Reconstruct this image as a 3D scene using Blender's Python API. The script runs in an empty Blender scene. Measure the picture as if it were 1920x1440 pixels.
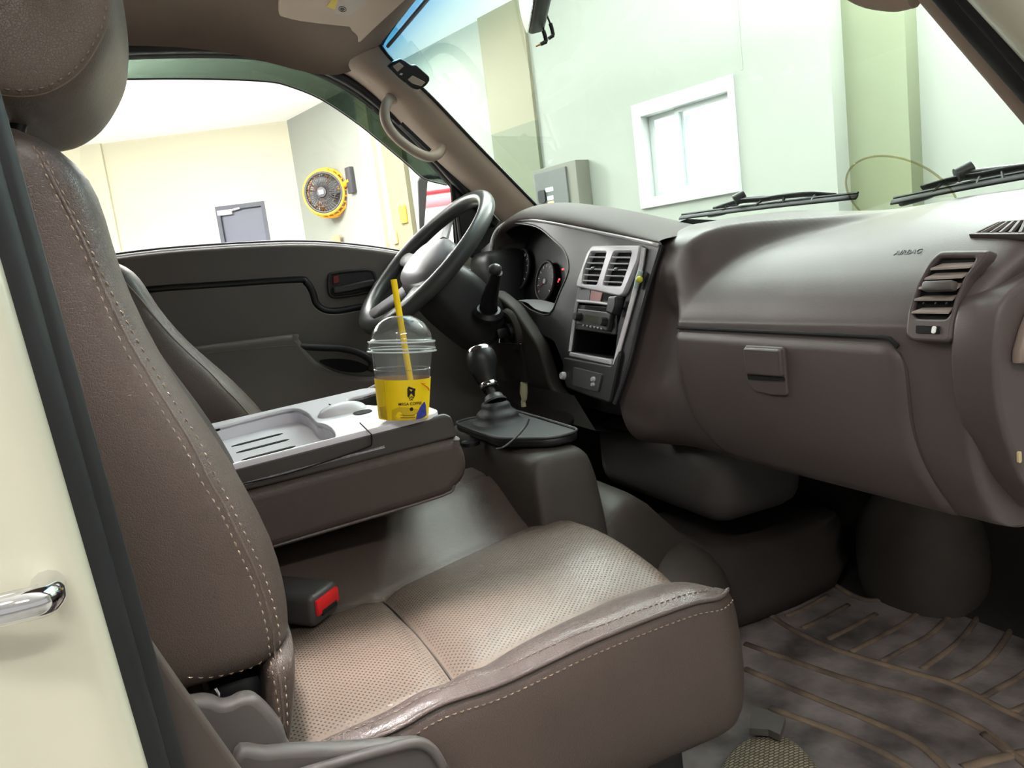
import bpy, bmesh, math, random
from mathutils import Vector, Matrix
random.seed(7)
SC = bpy.context.scene
COL = SC.collection
# ------------------------------------------------------------------ camera
CAM_LOC = Vector((0.0, -1.2, 0.78))
FPX = 1442.0                                   # focal length in pixels of a 1920 x 1440 frame
def cam_axes(yaw=23.4, pitch=8.5, roll=7.1):
    y, p, r = (math.radians(a) for a in (yaw, pitch, roll))
    d = Vector((math.sin(y)*math.cos(p), math.cos(y)*math.cos(p), -math.sin(p)))
    r0 = Vector((math.cos(y), -math.sin(y), 0)); u0 = r0.cross(d)
    return math.cos(r)*r0-math.sin(r)*u0, math.sin(r)*r0+math.cos(r)*u0, d
CR, CU, CD = cam_axes()
cd = bpy.data.cameras.new('camera'); cam = bpy.data.objects.new('camera', cd); COL.objects.link(cam)
cd.sensor_fit = 'HORIZONTAL'; cd.sensor_width = 36.0; cd.lens = FPX/1920*36.0; cd.clip_start = 0.02; cd.clip_end = 100
cam.matrix_world = Matrix(((CR.x, CU.x, -CD.x, CAM_LOC.x), (CR.y, CU.y, -CD.y, CAM_LOC.y), (CR.z, CU.z, -CD.z, CAM_LOC.z), (0, 0, 0, 1)))
SC.camera = cam

# survey helpers: where the sight line through a photo pixel meets a known plane of the cab
def ray(px, py): return CD*FPX+CR*(px-960)-CU*(py-720)
def P(px, py, ax, v):
    D = ray(px, py); t = (v-CAM_LOC[ax])/D[ax]; return CAM_LOC+D*t
def PN(px, py, n, d):
    n = Vector(n); D = ray(px, py); return CAM_LOC+D*((d-n.dot(CAM_LOC))/n.dot(D))

# ------------------------------------------------------------------ objects
def tag(o, label=None, cat=None, group=None, kind=None):
    if label: o['label'] = label
    if cat: o['category'] = cat
    if group: o['group'] = group
    if kind: o['kind'] = kind
    return o
def thing(name, label, cat, loc=(0, 0, 0), group=None):
    o = bpy.data.objects.new(name, None); COL.objects.link(o); o.location = loc; o.empty_display_size = .05
    return tag(o, label, cat, group)
def worldloc(o):
    v = Vector(o.location)
    while o.parent: o = o.parent; v = v  # children carry world-built meshes with an inverse
    return v
def link(name, me, m, parent=None, smooth=True, sharp=40):
    o = bpy.data.objects.new(name, me); COL.objects.link(o)
    if m is not None and not me.materials: me.materials.append(m)
    if smooth:
        for p in me.polygons: p.use_smooth = True
        if sharp: me.set_sharp_from_angle(angle=math.radians(sharp))
    if parent is not None:
        o.parent = parent
        if parent.type == 'EMPTY': o.matrix_parent_inverse = Matrix.Translation(-Vector(parent.location))
    return o
class MB:
    """collects shapes for ONE mesh object"""
    def __init__(s): s.v = []; s.f = []
    def add(s, vs, fs):
        b = len(s.v); s.v += [tuple(x) for x in vs]; s.f += [tuple(i+b for i in f) for f in fs]; return s
    def grid(s, rows, cu=False, cv=False, cap=False):
        n, m = len(rows), len(rows[0]); vs = [p for r in rows for p in r]; fs = []
        for i in range(n if cv else n-1):
            for j in range(m if cu else m-1):
                i2, j2 = (i+1) % n, (j+1) % m
                fs.append((i*m+j, i*m+j2, i2*m+j2, i2*m+j))
        if cap: fs.append(tuple(range(m-1, -1, -1))); fs.append(tuple(range((n-1)*m, n*m)))
        return s.add(vs, fs)
    def tube(s, path, r, seg=10, cap=True, closed=False, flat=None):
        path = [Vector(p) for p in path]; n = len(path); rows = []
        if not isinstance(r, (list, tuple)): r = [r]*n
        up = None
        for i, p in enumerate(path):
            if closed: t = path[(i+1) % n]-path[i-1]
            else: t = path[min(i+1, n-1)]-path[max(i-1, 0)]
            t.normalize()
            if up is None:
                up = Vector(flat) if flat else (Vector((0, 0, 1)) if abs(t.z) < .9 else Vector((1, 0, 0)))
            elif flat: up = Vector(flat)
            a = t.cross(up).normalized(); b = a.cross(t).normalized(); up = b
            rr = r[i] if isinstance(r[i], (tuple, list)) else (r[i], r[i])
            rows.append([p+a*(math.cos(k*2*math.pi/seg)*rr[0])+b*(math.sin(k*2*math.pi/seg)*rr[1]) for k in range(seg)])
        return s.grid(rows, cu=True, cv=closed, cap=cap and not closed)
    def lathe(s, prof, o=(0, 0, 0), ax=(0, 0, 1), seg=40, cap=False, ref=None):
        o = Vector(o); w = Vector(ax).normalized(); r = Vector(ref) if ref else (Vector((1, 0, 0)) if abs(w.x) < .9 else Vector((0, 1, 0)))
        a = (r-w*r.dot(w)).normalized(); b = w.cross(a)
        rows = [[o+w*z+a*(q*math.cos(k*2*math.pi/seg))+b*(q*math.sin(k*2*math.pi/seg)) for k in range(seg)] for q, z in prof]
        return s.grid(rows, cu=True, cap=cap)
    def box(s, c, size, bev=0, seg=2, M=None):
        bm = bmesh.new(); bmesh.ops.create_cube(bm, size=1)
        bmesh.ops.scale(bm, vec=size, verts=bm.verts)
        if bev: bmesh.ops.bevel(bm, geom=bm.edges[:], offset=bev, segments=seg, profile=.5, affect='EDGES', clamp_overlap=True)
        if M is not None: bm.transform(M.to_4x4())
        bmesh.ops.translate(bm, vec=Vector(c), verts=bm.verts)
        bm.verts.index_update(); s.add([v.co[:] for v in bm.verts], [[v.index for v in f.verts] for f in bm.faces]); bm.free(); return s
    def ball(s, c, rad, nu=20, nv=12, e=1.0, M=None):
        def sp(x, k): return math.copysign(abs(x)**k, x)
        rows = []
        for i in range(nv+1):
            t = -math.pi/2+math.pi*i/nv; t = max(-1.5607, min(1.5607, t)); row = []
            for j in range(nu):
                p = 2*math.pi*j/nu
                q = Vector((rad[0]*sp(math.cos(t), e)*sp(math.cos(p), e), rad[1]*sp(math.cos(t), e)*sp(math.sin(p), e), rad[2]*sp(math.sin(t), e)))
                row.append((M @ q if M else q)+Vector(c))
            rows.append(row)
        return s.grid(rows, cu=True, cap=True)
    def poly_prism(s, pts, off):
        n = len(pts); off = Vector(off); a = [Vector(p) for p in pts]
        s.add(a+[p+off for p in a], [tuple(range(n-1, -1, -1)), tuple(range(n, 2*n))]+[(i, (i+1) % n, n+(i+1) % n, n+i) for i in range(n)]); return s
    def mesh(s, name):
        me = bpy.data.meshes.new(name); me.from_pydata(s.v, [], s.f); me.update()
        bm = bmesh.new(); bm.from_mesh(me); bmesh.ops.recalc_face_normals(bm, faces=bm.faces[:]); bm.to_mesh(me); bm.free(); return me
    def build(s, name, m, parent=None, smooth=True, sharp=40, sub=0, solid=0):
        o = link(name, s.mesh(name), m, parent, smooth, sharp)
        if solid: md = o.modifiers.new('solid', 'SOLIDIFY'); md.thickness = solid; md.offset = 0
        if sub: md = o.modifiers.new('sub', 'SUBSURF'); md.levels = sub; md.render_levels = sub
        return o
def catmull(pts, n=6, closed=False):
    pts = [Vector(p) for p in pts]; N = len(pts); out = []
    rng = range(N if closed else N-1)
    for i in rng:
        p1, p2 = pts[i], pts[(i+1) % N]
        p0 = pts[i-1] if (closed or i > 0) else p1*2-p2
        p3 = pts[(i+2) % N] if (closed or i+2 < N) else p2*2-p1
        for k in range(n):
            t = k/n
            out.append(.5*((2*p1)+(p2-p0)*t+(2*p0-5*p1+4*p2-p3)*t*t+(3*p1-p0-3*p2+p3)*t**3))
    if not closed: out.append(pts[-1])
    return out
def interp(tab, x):
    if x <= tab[0][0]: return tab[0][1]
    for (a, va), (b, vb) in zip(tab, tab[1:]):
        if x <= b: t = (x-a)/(b-a); return va+(vb-va)*t
    return tab[-1][1]
def sinterp(tab, x):
    """smooth (Catmull-Rom) table lookup"""
    n = len(tab)
    if x <= tab[0][0]: return tab[0][1]
    if x >= tab[-1][0]: return tab[-1][1]
    for i in range(n-1):
        if x <= tab[i+1][0]:
            x1, y1 = tab[i]; x2, y2 = tab[i+1]
            m1 = (y2-tab[i-1][1])/(x2-tab[i-1][0]) if i > 0 else (y2-y1)/(x2-x1)
            m2 = (tab[i+2][1]-y1)/(tab[i+2][0]-x1) if i+2 < n else (y2-y1)/(x2-x1)
            h = x2-x1; t = (x-x1)/h
            return (2*t**3-3*t*t+1)*y1+(t**3-2*t*t+t)*h*m1+(-2*t**3+3*t*t)*y2+(t**3-t*t)*h*m2
def sstep(a, b, x):
    t = max(0, min(1, (x-a)/(b-a))); return t*t*(3-2*t)
class Plane:
    """a flat face of the cab: origin, in-plane axes u, v and normal w = u x v"""
    def __init__(s, o, u, v):
        s.o = Vector(o); s.u = Vector(u).normalized(); v = Vector(v); s.v = (v-s.u*v.dot(s.u)).normalized(); s.w = s.u.cross(s.v)
        s.M = Matrix(((s.u.x, s.v.x, s.w.x, s.o.x), (s.u.y, s.v.y, s.w.y, s.o.y), (s.u.z, s.v.z, s.w.z, s.o.z), (0, 0, 0, 1)))
        s.R = s.M.to_3x3()
    def px(s, x, y, lift=0):
        o = s.o+s.w*lift; p = PN(x, y, s.w, s.w.dot(o))-s.o; return Vector((p.dot(s.u), p.dot(s.v)))
    def at(s, a, b, c=0): return s.o+s.u*a+s.v*b+s.w*c
    def p3(s, x, y, lift=0): q = s.px(x, y, lift); return s.at(q.x, q.y, lift)
    def plate(s, name, outlines, th, m, parent=None, lift=0, bev=0, res=2, sharp=40):
        """filled outline(s) (inner outlines become holes), th thick, standing 'lift' above the plane"""
        cu = bpy.data.curves.new(name, 'CURVE'); cu.dimensions = '2D'; cu.fill_mode = 'BOTH'
        e = max(th/2-bev, 0); cu.extrude = e; cu.bevel_depth = bev; cu.bevel_resolution = res; cu.offset = -bev
        for ol in outlines:
            sp = cu.splines.new('POLY'); sp.points.add(len(ol)-1); sp.use_cyclic_u = True
            for q, pt in zip(ol, sp.points): pt.co = (q[0], q[1], 0, 1)
        tmp = bpy.data.objects.new(name, cu); COL.objects.link(tmp)
        dg = bpy.context.evaluated_depsgraph_get(); me = bpy.data.meshes.new_from_object(tmp.evaluated_get(dg))
        bpy.data.objects.remove(tmp); bpy.data.curves.remove(cu)
        me.transform(s.M @ Matrix.Translation((0, 0, lift+th/2))); me.name = name; me.materials.clear()
        return link(name, me, m, parent, True, sharp)
    def ppx(s, pts, lift=0): return [s.px(x, y, lift) for x, y in pts]
    def text(s, name, body, q, size, m, parent=None, lift=.0006, rot=0, th=.0004, align='CENTER', shear=0):
        cu = bpy.data.curves.new(name, 'FONT'); cu.body = body; cu.size = size; cu.extrude = th; cu.align_x = align; cu.align_y = 'CENTER'; cu.shear = shear
        tmp = bpy.data.objects.new(name, cu); COL.objects.link(tmp)
        dg = bpy.context.evaluated_depsgraph_get(); me = bpy.data.meshes.new_from_object(tmp.evaluated_get(dg))
        bpy.data.objects.remove(tmp); bpy.data.curves.remove(cu)
        me.transform(s.M @ Matrix.Translation((q[0], q[1], lift)) @ Matrix.Rotation(rot, 4, 'Z')); me.name = name; me.materials.clear()
        return link(name, me, m, parent, False)
def rrect(w, h, r, cx=0, cy=0, n=5):
    out = []
    for sx, sy, a0 in ((1, 1, 0), (-1, 1, 90), (-1, -1, 180), (1, -1, 270)):
        for k in range(n+1):
            a = math.radians(a0+90*k/n); out.append(Vector((cx+sx*(w/2-r)+r*math.cos(a), cy+sy*(h/2-r)+r*math.sin(a))))
    return out
def rpoly(pts, r, n=4):
    """2D polygon with rounded corners"""
    pts = [Vector(p) for p in pts]; N = len(pts); out = []
    for i in range(N):
        a, b, c = pts[i-1], pts[i], pts[(i+1) % N]
        l1, l2 = (a-b).length, (c-b).length; q = min(r, l1*.45, l2*.45)
        s, e = b+(a-b).normalized()*q, b+(c-b).normalized()*q
        for k in range(n+1): t = k/n; out.append(s*(1-t)**2+b*2*t*(1-t)+e*t*t)
    return out
def stitches(path, nrm, length=.0045, gap=.0035, r=.0007, zig=0, lift=.0006):
    """row of thread stitches following a path, lying on a surface with normal nrm"""
    mb = MB(); nrm = Vector(nrm); acc = 0; pts = [Vector(p) for p in path]
    L = [0]
    for a, b in zip(pts, pts[1:]): L.append(L[-1]+(b-a).length)
    def at(d):
        for i in range(len(pts)-1):
            if d <= L[i+1]: t = (d-L[i])/max(1e-9, L[i+1]-L[i]); return pts[i].lerp(pts[i+1], t), (pts[i+1]-pts[i]).normalized()
        return pts[-1], (pts[-1]-pts[-2]).normalized()
    d = 0
    while d+length < L[-1]:
        a, t = at(d); b, _ = at(d+length); side = t.cross(nrm)
        mb.tube([a+nrm*(lift-.0004)+side*zig, (a+b)/2+nrm*(lift+.0005), b+nrm*(lift-.0004)-side*zig], [r*.7, r, r*.7], 5)
        d += length+gap
    return mb

# ------------------------------------------------------------------ materials
def lin(c): return tuple((x/255/12.92 if x/255 <= .04045 else ((x/255+.055)/1.055)**2.4) for x in c)+(1,)
def mat(name, col, rough=.5, metal=0, var=0, vscale=8, bump=0, bscale=200, bdist=.001, spec=.5, coat=0, emit=None, estr=0, detail=3, col2=None, trans=0, ior=1.45, stretch=None):
    m = bpy.data.materials.new(name); m.use_nodes = True; nt = m.node_tree; b = nt.nodes['Principled BSDF']; N = nt.nodes; Lk = nt.links
    b.inputs['Base Color'].default_value = lin(col); b.inputs['Roughness'].default_value = rough; b.inputs['Metallic'].default_value = metal
    b.inputs['Specular IOR Level'].default_value = spec; b.inputs['Coat Weight'].default_value = coat; b.inputs['Transmission Weight'].default_value = trans; b.inputs['IOR'].default_value = ior
    tc = N.new('ShaderNodeTexCoord'); vec = tc.outputs['Object']
    if stretch: mp = N.new('ShaderNodeMapping'); mp.inputs['Scale'].default_value = stretch; Lk.new(vec, mp.inputs['Vector']); vec = mp.outputs['Vector']
    if var or col2:
        n = N.new('ShaderNodeTexNoise'); n.inputs['Scale'].default_value = vscale; n.inputs['Detail'].default_value = 4; Lk.new(vec, n.inputs['Vector'])
        r = N.new('ShaderNodeValToRGB'); r.color_ramp.elements[0].position = .3; r.color_ramp.elements[1].position = .7
        c = lin(col); c2 = lin(col2) if col2 else tuple(min(1, x*(1+var)) for x in c[:3])+(1,); c1 = c if col2 else tuple(x*(1-var) for x in c[:3])+(1,)
        r.color_ramp.elements[0].color = c1; r.color_ramp.elements[1].color = c2
        Lk.new(n.outputs['Fac'], r.inputs['Fac']); Lk.new(r.outputs['Color'], b.inputs['Base Color'])
    if bump:
        n = N.new('ShaderNodeTexNoise'); n.inputs['Scale'].default_value = bscale; n.inputs['Detail'].default_value = detail; Lk.new(vec, n.inputs['Vector'])
        bp = N.new('ShaderNodeBump'); bp.inputs['Strength'].default_value = bump; bp.inputs['Distance'].default_value = bdist
        Lk.new(n.outputs['Fac'], bp.inputs['Height']); Lk.new(bp.outputs['Normal'], b.inputs['Normal'])
    if emit: b.inputs['Emission Color'].default_value = lin(emit); b.inputs['Emission Strength'].default_value = estr
    return m
def leather(name, col, rough=.42, perf=False, wrinkle=.35, var=.12):
    m = mat(name, col, rough, var=var, vscale=7); nt = m.node_tree; N = nt.nodes; Lk = nt.links; b = N['Principled BSDF']; b.inputs['Specular IOR Level'].default_value = .5
    tc = N.new('ShaderNodeTexCoord')
    v = N.new('ShaderNodeTexVoronoi'); v.inputs['Scale'].default_value = 420; v.feature = 'DISTANCE_TO_EDGE'; Lk.new(tc.outputs['Object'], v.inputs['Vector'])
    rmp = N.new('ShaderNodeMapRange'); rmp.inputs['From Max'].default_value = .12; Lk.new(v.outputs['Distance'], rmp.inputs['Value'])
    nz = N.new('ShaderNodeTexNoise'); nz.inputs['Scale'].default_value = 55; nz.inputs['Detail'].default_value = 6; nz.inputs['Roughness'].default_value = .65; Lk.new(tc.outputs['Object'], nz.inputs['Vector'])
    add = N.new('ShaderNodeMath'); add.operation = 'MULTIPLY_ADD'; add.inputs[1].default_value = .35; Lk.new(rmp.outputs['Result'], add.inputs[0]); Lk.new(nz.outputs['Fac'], add.inputs[2])
    bp = N.new('ShaderNodeBump'); bp.inputs['Strength'].default_value = wrinkle*1.15; bp.inputs['Distance'].default_value = .0016; Lk.new(add.outputs[0], bp.inputs['Height']); Lk.new(bp.outputs['Normal'], b.inputs['Normal'])
    if perf:
        at = N.new('ShaderNodeAttribute'); at.attribute_name = 'perf'
        mp = N.new('ShaderNodeMapping'); mp.inputs['Rotation'].default_value = (0, 0, math.radians(45)); mp.inputs['Scale'].default_value = (225, 225, 0); Lk.new(tc.outputs['Object'], mp.inputs['Vector'])
        pv = N.new('ShaderNodeTexVoronoi'); pv.inputs['Scale'].default_value = 1; pv.inputs['Randomness'].default_value = 0; Lk.new(mp.outputs['Vector'], pv.inputs['Vector'])
        lt = N.new('ShaderNodeMapRange'); lt.inputs['From Min'].default_value = .27; lt.inputs['From Max'].default_value = .19; Lk.new(pv.outputs['Distance'], lt.inputs['Value'])
        mu = N.new('ShaderNodeMath'); mu.operation = 'MULTIPLY'; Lk.new(lt.outputs['Result'], mu.inputs[0]); Lk.new(at.outputs['Fac'], mu.inputs[1])
        mx = N.new('ShaderNodeMix'); mx.data_type = 'RGBA'; src = b.inputs['Base Color'].links[0].from_socket
        Lk.new(mu.outputs[0], mx.inputs[0]); Lk.new(src, mx.inputs[6]); mx.inputs[7].default_value = tuple(x*.4 for x in lin(col)[:3])+(1,)
        Lk.new(mx.outputs[2], b.inputs['Base Color'])
        b2 = N.new('ShaderNodeBump'); b2.invert = True; b2.inputs['Strength'].default_value = .6; b2.inputs['Distance'].default_value = .0012; Lk.new(mu.outputs[0], b2.inputs['Height']); Lk.new(bp.outputs['Normal'], b2.inputs['Normal']); Lk.new(b2.outputs['Normal'], b.inputs['Normal'])
    return m
def glass(name, tint, refl=1.0, rough=0.0, f0=None):
    """thin sheet of glass: passes tinted light straight through and mirrors by Fresnel"""
    m = bpy.data.materials.new(name); m.use_nodes = True; nt = m.node_tree; N = nt.nodes; Lk = nt.links; N.remove(N['Principled BSDF']); out = N['Material Output']
    t = N.new('ShaderNodeBsdfTransparent'); t.inputs['Color'].default_value = lin(tint); g = N.new('ShaderNodeBsdfGlossy'); g.inputs['Roughness'].default_value = rough
    lw = N.new('ShaderNodeLayerWeight'); lw.inputs['Blend'].default_value = .5; pw = N.new('ShaderNodeMath'); pw.operation = 'POWER'; pw.inputs[1].default_value = 5; Lk.new(lw.outputs['Facing'], pw.inputs[0]); mu = N.new('ShaderNodeMath'); mu.operation = 'MULTIPLY_ADD'; mu.inputs[1].default_value = .9*refl; mu.inputs[2].default_value = .04*refl; mu.use_clamp = True
    mx = N.new('ShaderNodeMixShader'); Lk.new(pw.outputs[0], mu.inputs[0]); Lk.new(mu.outputs[0], mx.inputs[0]); Lk.new(t.outputs[0], mx.inputs[1]); Lk.new(g.outputs[0], mx.inputs[2]); Lk.new(mx.outputs[0], out.inputs['Surface'])
    if f0:                                                       # a share of milky scatter for moulded plastic
        d = N.new('ShaderNodeBsdfDiffuse'); d.inputs['Color'].default_value = (.9, .92, .93, 1); d2 = N.new('ShaderNodeBsdfTranslucent'); d2.inputs['Color'].default_value = (.9, .92, .93, 1)
        ad = N.new('ShaderNodeMixShader'); ad.inputs[0].default_value = .5; Lk.new(d.outputs[0], ad.inputs[1]); Lk.new(d2.outputs[0], ad.inputs[2])
        m2 = N.new('ShaderNodeMixShader'); m2.inputs[0].default_value = f0; Lk.new(mx.outputs[0], m2.inputs[1]); Lk.new(ad.outputs[0], m2.inputs[2]); Lk.new(m2.outputs[0], out.inputs['Surface'])
    return m

M = {}
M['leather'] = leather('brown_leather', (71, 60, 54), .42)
M['leather_head'] = leather('headrest_leather', (112, 99, 90), .42)  # seat leather made lighter to stand in for light missing on the headrest
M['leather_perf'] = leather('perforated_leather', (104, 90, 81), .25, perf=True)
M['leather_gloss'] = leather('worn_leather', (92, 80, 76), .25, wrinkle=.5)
M['leather_dark'] = leather('dark_leather', (84, 73, 66), .38)  # leather of driver seat, middle seat and the inner bolster
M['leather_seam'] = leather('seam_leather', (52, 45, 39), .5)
M['buckle'] = mat('buckle_plastic', (64, 61, 60), .42)
M['console'] = mat('console_plastic', (62, 58, 55), .45, bump=.15, bscale=800, bdist=.0005)
M['belt_trim'] = mat('belt_trim_plastic', (84, 75, 69), .55, bump=.1, bscale=600)
M['thread'] = mat('thread', (142, 125, 108), .7)
M['thread_dim'] = mat('thread_dim', (122, 108, 95), .7)
M['dash'] = mat('dash_plastic', (80, 71, 69), .44, spec=.4, var=.06, vscale=5, bump=.28, bscale=900, bdist=.0006)
M['dash_dark'] = mat('dark_plastic', (52, 51, 52), .46, bump=.15, bscale=800, bdist=.0005)
M['lower'] = mat('lower_plastic', (62, 57, 54), .55, var=.12, vscale=6, bump=.2, bscale=500, bdist=.0006)
M['black'] = mat('black_plastic', (22, 22, 24), .42)
M['rubber'] = mat('black_rubber', (30, 30, 32), .6, var=.15, vscale=20)
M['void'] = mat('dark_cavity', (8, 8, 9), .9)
M['silver'] = mat('silver_plastic', (200, 197, 201), .3, metal=.35)
M['silver_soft'] = mat('satin_silver', (192, 189, 195), .40, metal=.2)
M['silver_bright'] = mat('bright_silver', (242, 240, 243), .25, metal=.15)
M['hood'] = mat('hood_pad', (78, 70, 67), .66, bump=.25, bscale=900, bdist=.0006, spec=.3)
M['panel'] = mat('panel_black', (32, 30, 33), .46, bump=.12, bscale=800, bdist=.0004)
M['chrome'] = mat('chrome', (225, 225, 228), .09, metal=1)
M['trim'] = mat('pillar_trim_plastic', (176, 158, 143), .52, var=.05, vscale=9, bump=.2, bscale=700, bdist=.0006)
M['headliner'] = mat('headliner_fabric', (116, 101, 90), .85, var=.08, vscale=6, bump=.4, bscale=450, bdist=.001)
M['visor'] = mat('visor_vinyl', (188, 170, 154), .7, var=.05, vscale=10, bump=.3, bscale=500, bdist=.0008)
M['cream'] = mat('cream_body_paint', (222, 219, 198), .25, var=.03, vscale=3, coat=.4)
M['tray'] = mat('grey_tray_plastic', (222, 219, 225), .36, bump=.08, bscale=700, bdist=.0004)
M['grey_cover'] = mat('grey_seat_plastic', (82, 77, 74), .45, bump=.12, bscale=700, bdist=.0004)
M['door'] = mat('door_panel_plastic', (104, 98, 93), .52, var=.06, vscale=6, bump=.2, bscale=700, bdist=.0005)
M['wheel'] = mat('wheel_leather', (70, 70, 70), .28, bump=.15, bscale=500, bdist=.0004)
M['wheel_pad'] = mat('wheel_pad_plastic', (146, 142, 147), .42)
M['red'] = mat('red_plastic', (205, 28, 30), .4)
# ================================================================== truck cab shell
WN = Vector((1, 0, .925)); WD = .91+.925*.92                     # windshield plane
def W(px, py, off=0): return PN(px, py, WN, WD+off)
cab = thing('truck_cab', 'truck cab with beige headliner and pillar trim, seen through its open passenger door', 'truck cab', (.4, 0, .1))

# windshield: greenish thin glass with a blue shade band along the top
mg = glass('windshield_glass', (226, 240, 222), .8)
nt = mg.node_tree; tr = [n for n in nt.nodes if n.type == 'BSDF_TRANSPARENT'][0]
tc = nt.nodes.new('ShaderNodeTexCoord'); sx = nt.nodes.new('ShaderNodeSeparateXYZ'); nt.links.new(tc.outputs['Object'], sx.inputs[0])
rp = nt.nodes.new('ShaderNodeValToRGB'); mr = nt.nodes.new('ShaderNodeMapRange'); mr.inputs['From Min'].default_value = 1.20; mr.inputs['From Max'].default_value = 1.31
nt.links.new(sx.outputs['Z'], mr.inputs['Value']); nt.links.new(mr.outputs['Result'], rp.inputs['Fac']); nt.links.new(rp.outputs['Color'], tr.inputs['Color'])
rp.color_ramp.elements[0].color = lin((219, 233, 228)); rp.color_ramp.elements[1].color = lin((60, 130, 175)); e = rp.color_ramp.elements.new(.35); e.color = lin((200, 230, 228))
rows = []
for i in range(9):
    z = .775+(1.315-.775)*i/8; x = (WD-.925*z)
    rows.append([(x+.002, y, z) for y in [-.64+1.28*k/12 for k in range(13)]])
MB().grid(rows).build('windshield', mg, cab)

# black seal round the glass
path = [W(x, y) for x, y in ((707, 77), (737, 115), (807, 180), (893, 270), (1007, 387), (1040, 420))]
top = [Vector((.5575, y, 1.304)) for y in (.55, .3, 0, -.3, -.55)]
pr = [Vector((p.x, -p.y, p.z)) for p in path]
s = MB(); s.tube(catmull(path, 5), .0045, 8); s.tube(top, .004, 8)
s.build('windshield_seal', M['black'], cab)

# headliner with rolled side rails
rail = [(-.75, 1.335), (0, 1.338), (.16, 1.334), (.3, 1.305), (.40, 1.272), (.47, 1.262)]
rows = []
for x, yr, up in [(-.75, .66, 1), (-.45, .66, 1), (-.2, .66, 1), (0, .66, 1), (.12, .66, 1), (.22, .66, 1), (.30, .658, .95), (.37, .653, .85), (.43, .645, .65), (.48, .635, .4), (.525, .62, .2), (.556, .605, .1)]:
    zr = sinterp(rail, x) if x < .47 else 1.262+(x-.47)/.086*.044
    half = [(yr, zr), (yr-.012, zr+.022*up+.003), (yr-.04, zr+.05*up+.006), (yr-.10, zr+.075*up+.008), (yr-.2, zr+.090*up+.008), (yr-.38, zr+.098*up+.008), (0, zr+.102*up+.008)]
    rows.append([Vector((x, y, z)) for y, z in half]+[Vector((x, -y, z)) for y, z in half[-2::-1]])
MB().grid(rows).build('headliner', M['headliner'], cab, sub=1, sharp=0)
MB().grid([[(-.78, -.71, 1.40), (.3, -.71, 1.40), (.5, -.70, 1.34)], [(-.78, -.6, 1.47), (.3, -.6, 1.47), (.56, -.55, 1.36)], [(-.78, .6, 1.47), (.3, .6, 1.47), (.56, .55, 1.36)], [(-.78, .74, 1.40), (.3, .74, 1.40), (.5, .70, 1.34)]]).build('roof_skin', M['cream'], cab)

# driver side windshield pillar: trim moulding between glass and window
F = catmull([W(x, y) for x, y in ((705, 75), (737, 115), (807, 180), (893, 270), (1007, 387), (1035, 418))], 6)
R = catmull([P(x, y, 1, .665) for x, y in ((560, 97), (610, 120), (660, 147), (712, 190), (820, 303), (893, 370), (945, 420))], 6)
def resample(p, n):
    L = [0]
    for a, b in zip(p, p[1:]): L.append(L[-1]+(b-a).length)
    out = []
    for k in range(n):
        d = L[-1]*k/(n-1); i = max(j for j in range(len(L)) if L[j] <= d+1e-9); i = min(i, len(p)-2)
        out.append(p[i].lerp(p[i+1], (d-L[i])/max(1e-9, L[i+1]-L[i])))
    return out
F, R = resample(F, 24), resample(R, 24); rows = []
for i, (f, r) in enumerate(zip(F, R)):
    inn = Vector((-.55, -.78, -.3)).normalized(); row = []
    for k in range(9):
        t = k/8; row.append(f.lerp(r, t)+inn*(.024*math.sin(math.pi*min(1, t*1.05))**.7 if 0 < k < 8 else 0))
    rows.append(row)
MB().grid(rows).build('pillar_trim', M['trim'], cab, sub=1, sharp=0)
# grab handle on that pillar
hp = [P(x, y, 1, yy) for x, y, yy in ((736, 182, .622), (726, 193, .60), (721, 212, .588), (726, 234, .584), (742, 256, .582), (766, 276, .582), (790, 290, .584), (808, 294, .588), (823, 287, .60), (829, 272, .622))]
h = MB(); h.tube(catmull(hp, 5), .0118, 14)
for q in (hp[0], hp[-1]): h.ball(q, (.017, .016, .017))
h.build('grab_handle', M['trim'], cab)
hs = MB(); a, b = P(752, 232, 1, .622), P(806, 283, 1, .622); hs.tube([a, b], .006, 8); hs.build('handle_recess', M['black'], cab)
# passenger side windshield pillar
def lerp_line(p0, p1, y, n=10, ext=.35):
    a, b = P(*p0, 1, y), P(*p1, 1, y); d = (b-a)/(b-a).x; x0, x1 = .44, 1.10
    return [a+d*(x0+(x1-x0)*k/(n-1)-a.x) for k in range(n)]
t = lerp_line((1756, 0), (1920, 196), -.605); MB().tube(t, (.013), 12).build('pillar_trim', M['trim'], cab)
t = lerp_line((1795, 0), (1920, 145), -.635); s = MB(); s.tube(t, .0165, 12); s.tube([p+Vector((-.012, -.018, -.006)) for p in t], .008, 10); s.build('door_seal', M['rubber'], cab)
t = lerp_line((1962, 0), (2030, 80), -.70); MB().tube(t, .046, 14).build('body_pillar', M['cream'], cab)
hp = [(.60, -.60, 1.20), (.595, -.55, 1.195), (.605, -.53, 1.17), (.66, -.53, 1.10), (.70, -.545, 1.055), (.718, -.575, 1.035), (.722, -.60, 1.03)]
q = P(1628, -8, 1, -.55); hp = [Vector(p)+(q-Vector((.712, -.55, 1.045))) for p in hp]
MB().tube(catmull(hp, 5), .0145, 14).build('grab_handle', M['trim'], cab)

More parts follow.
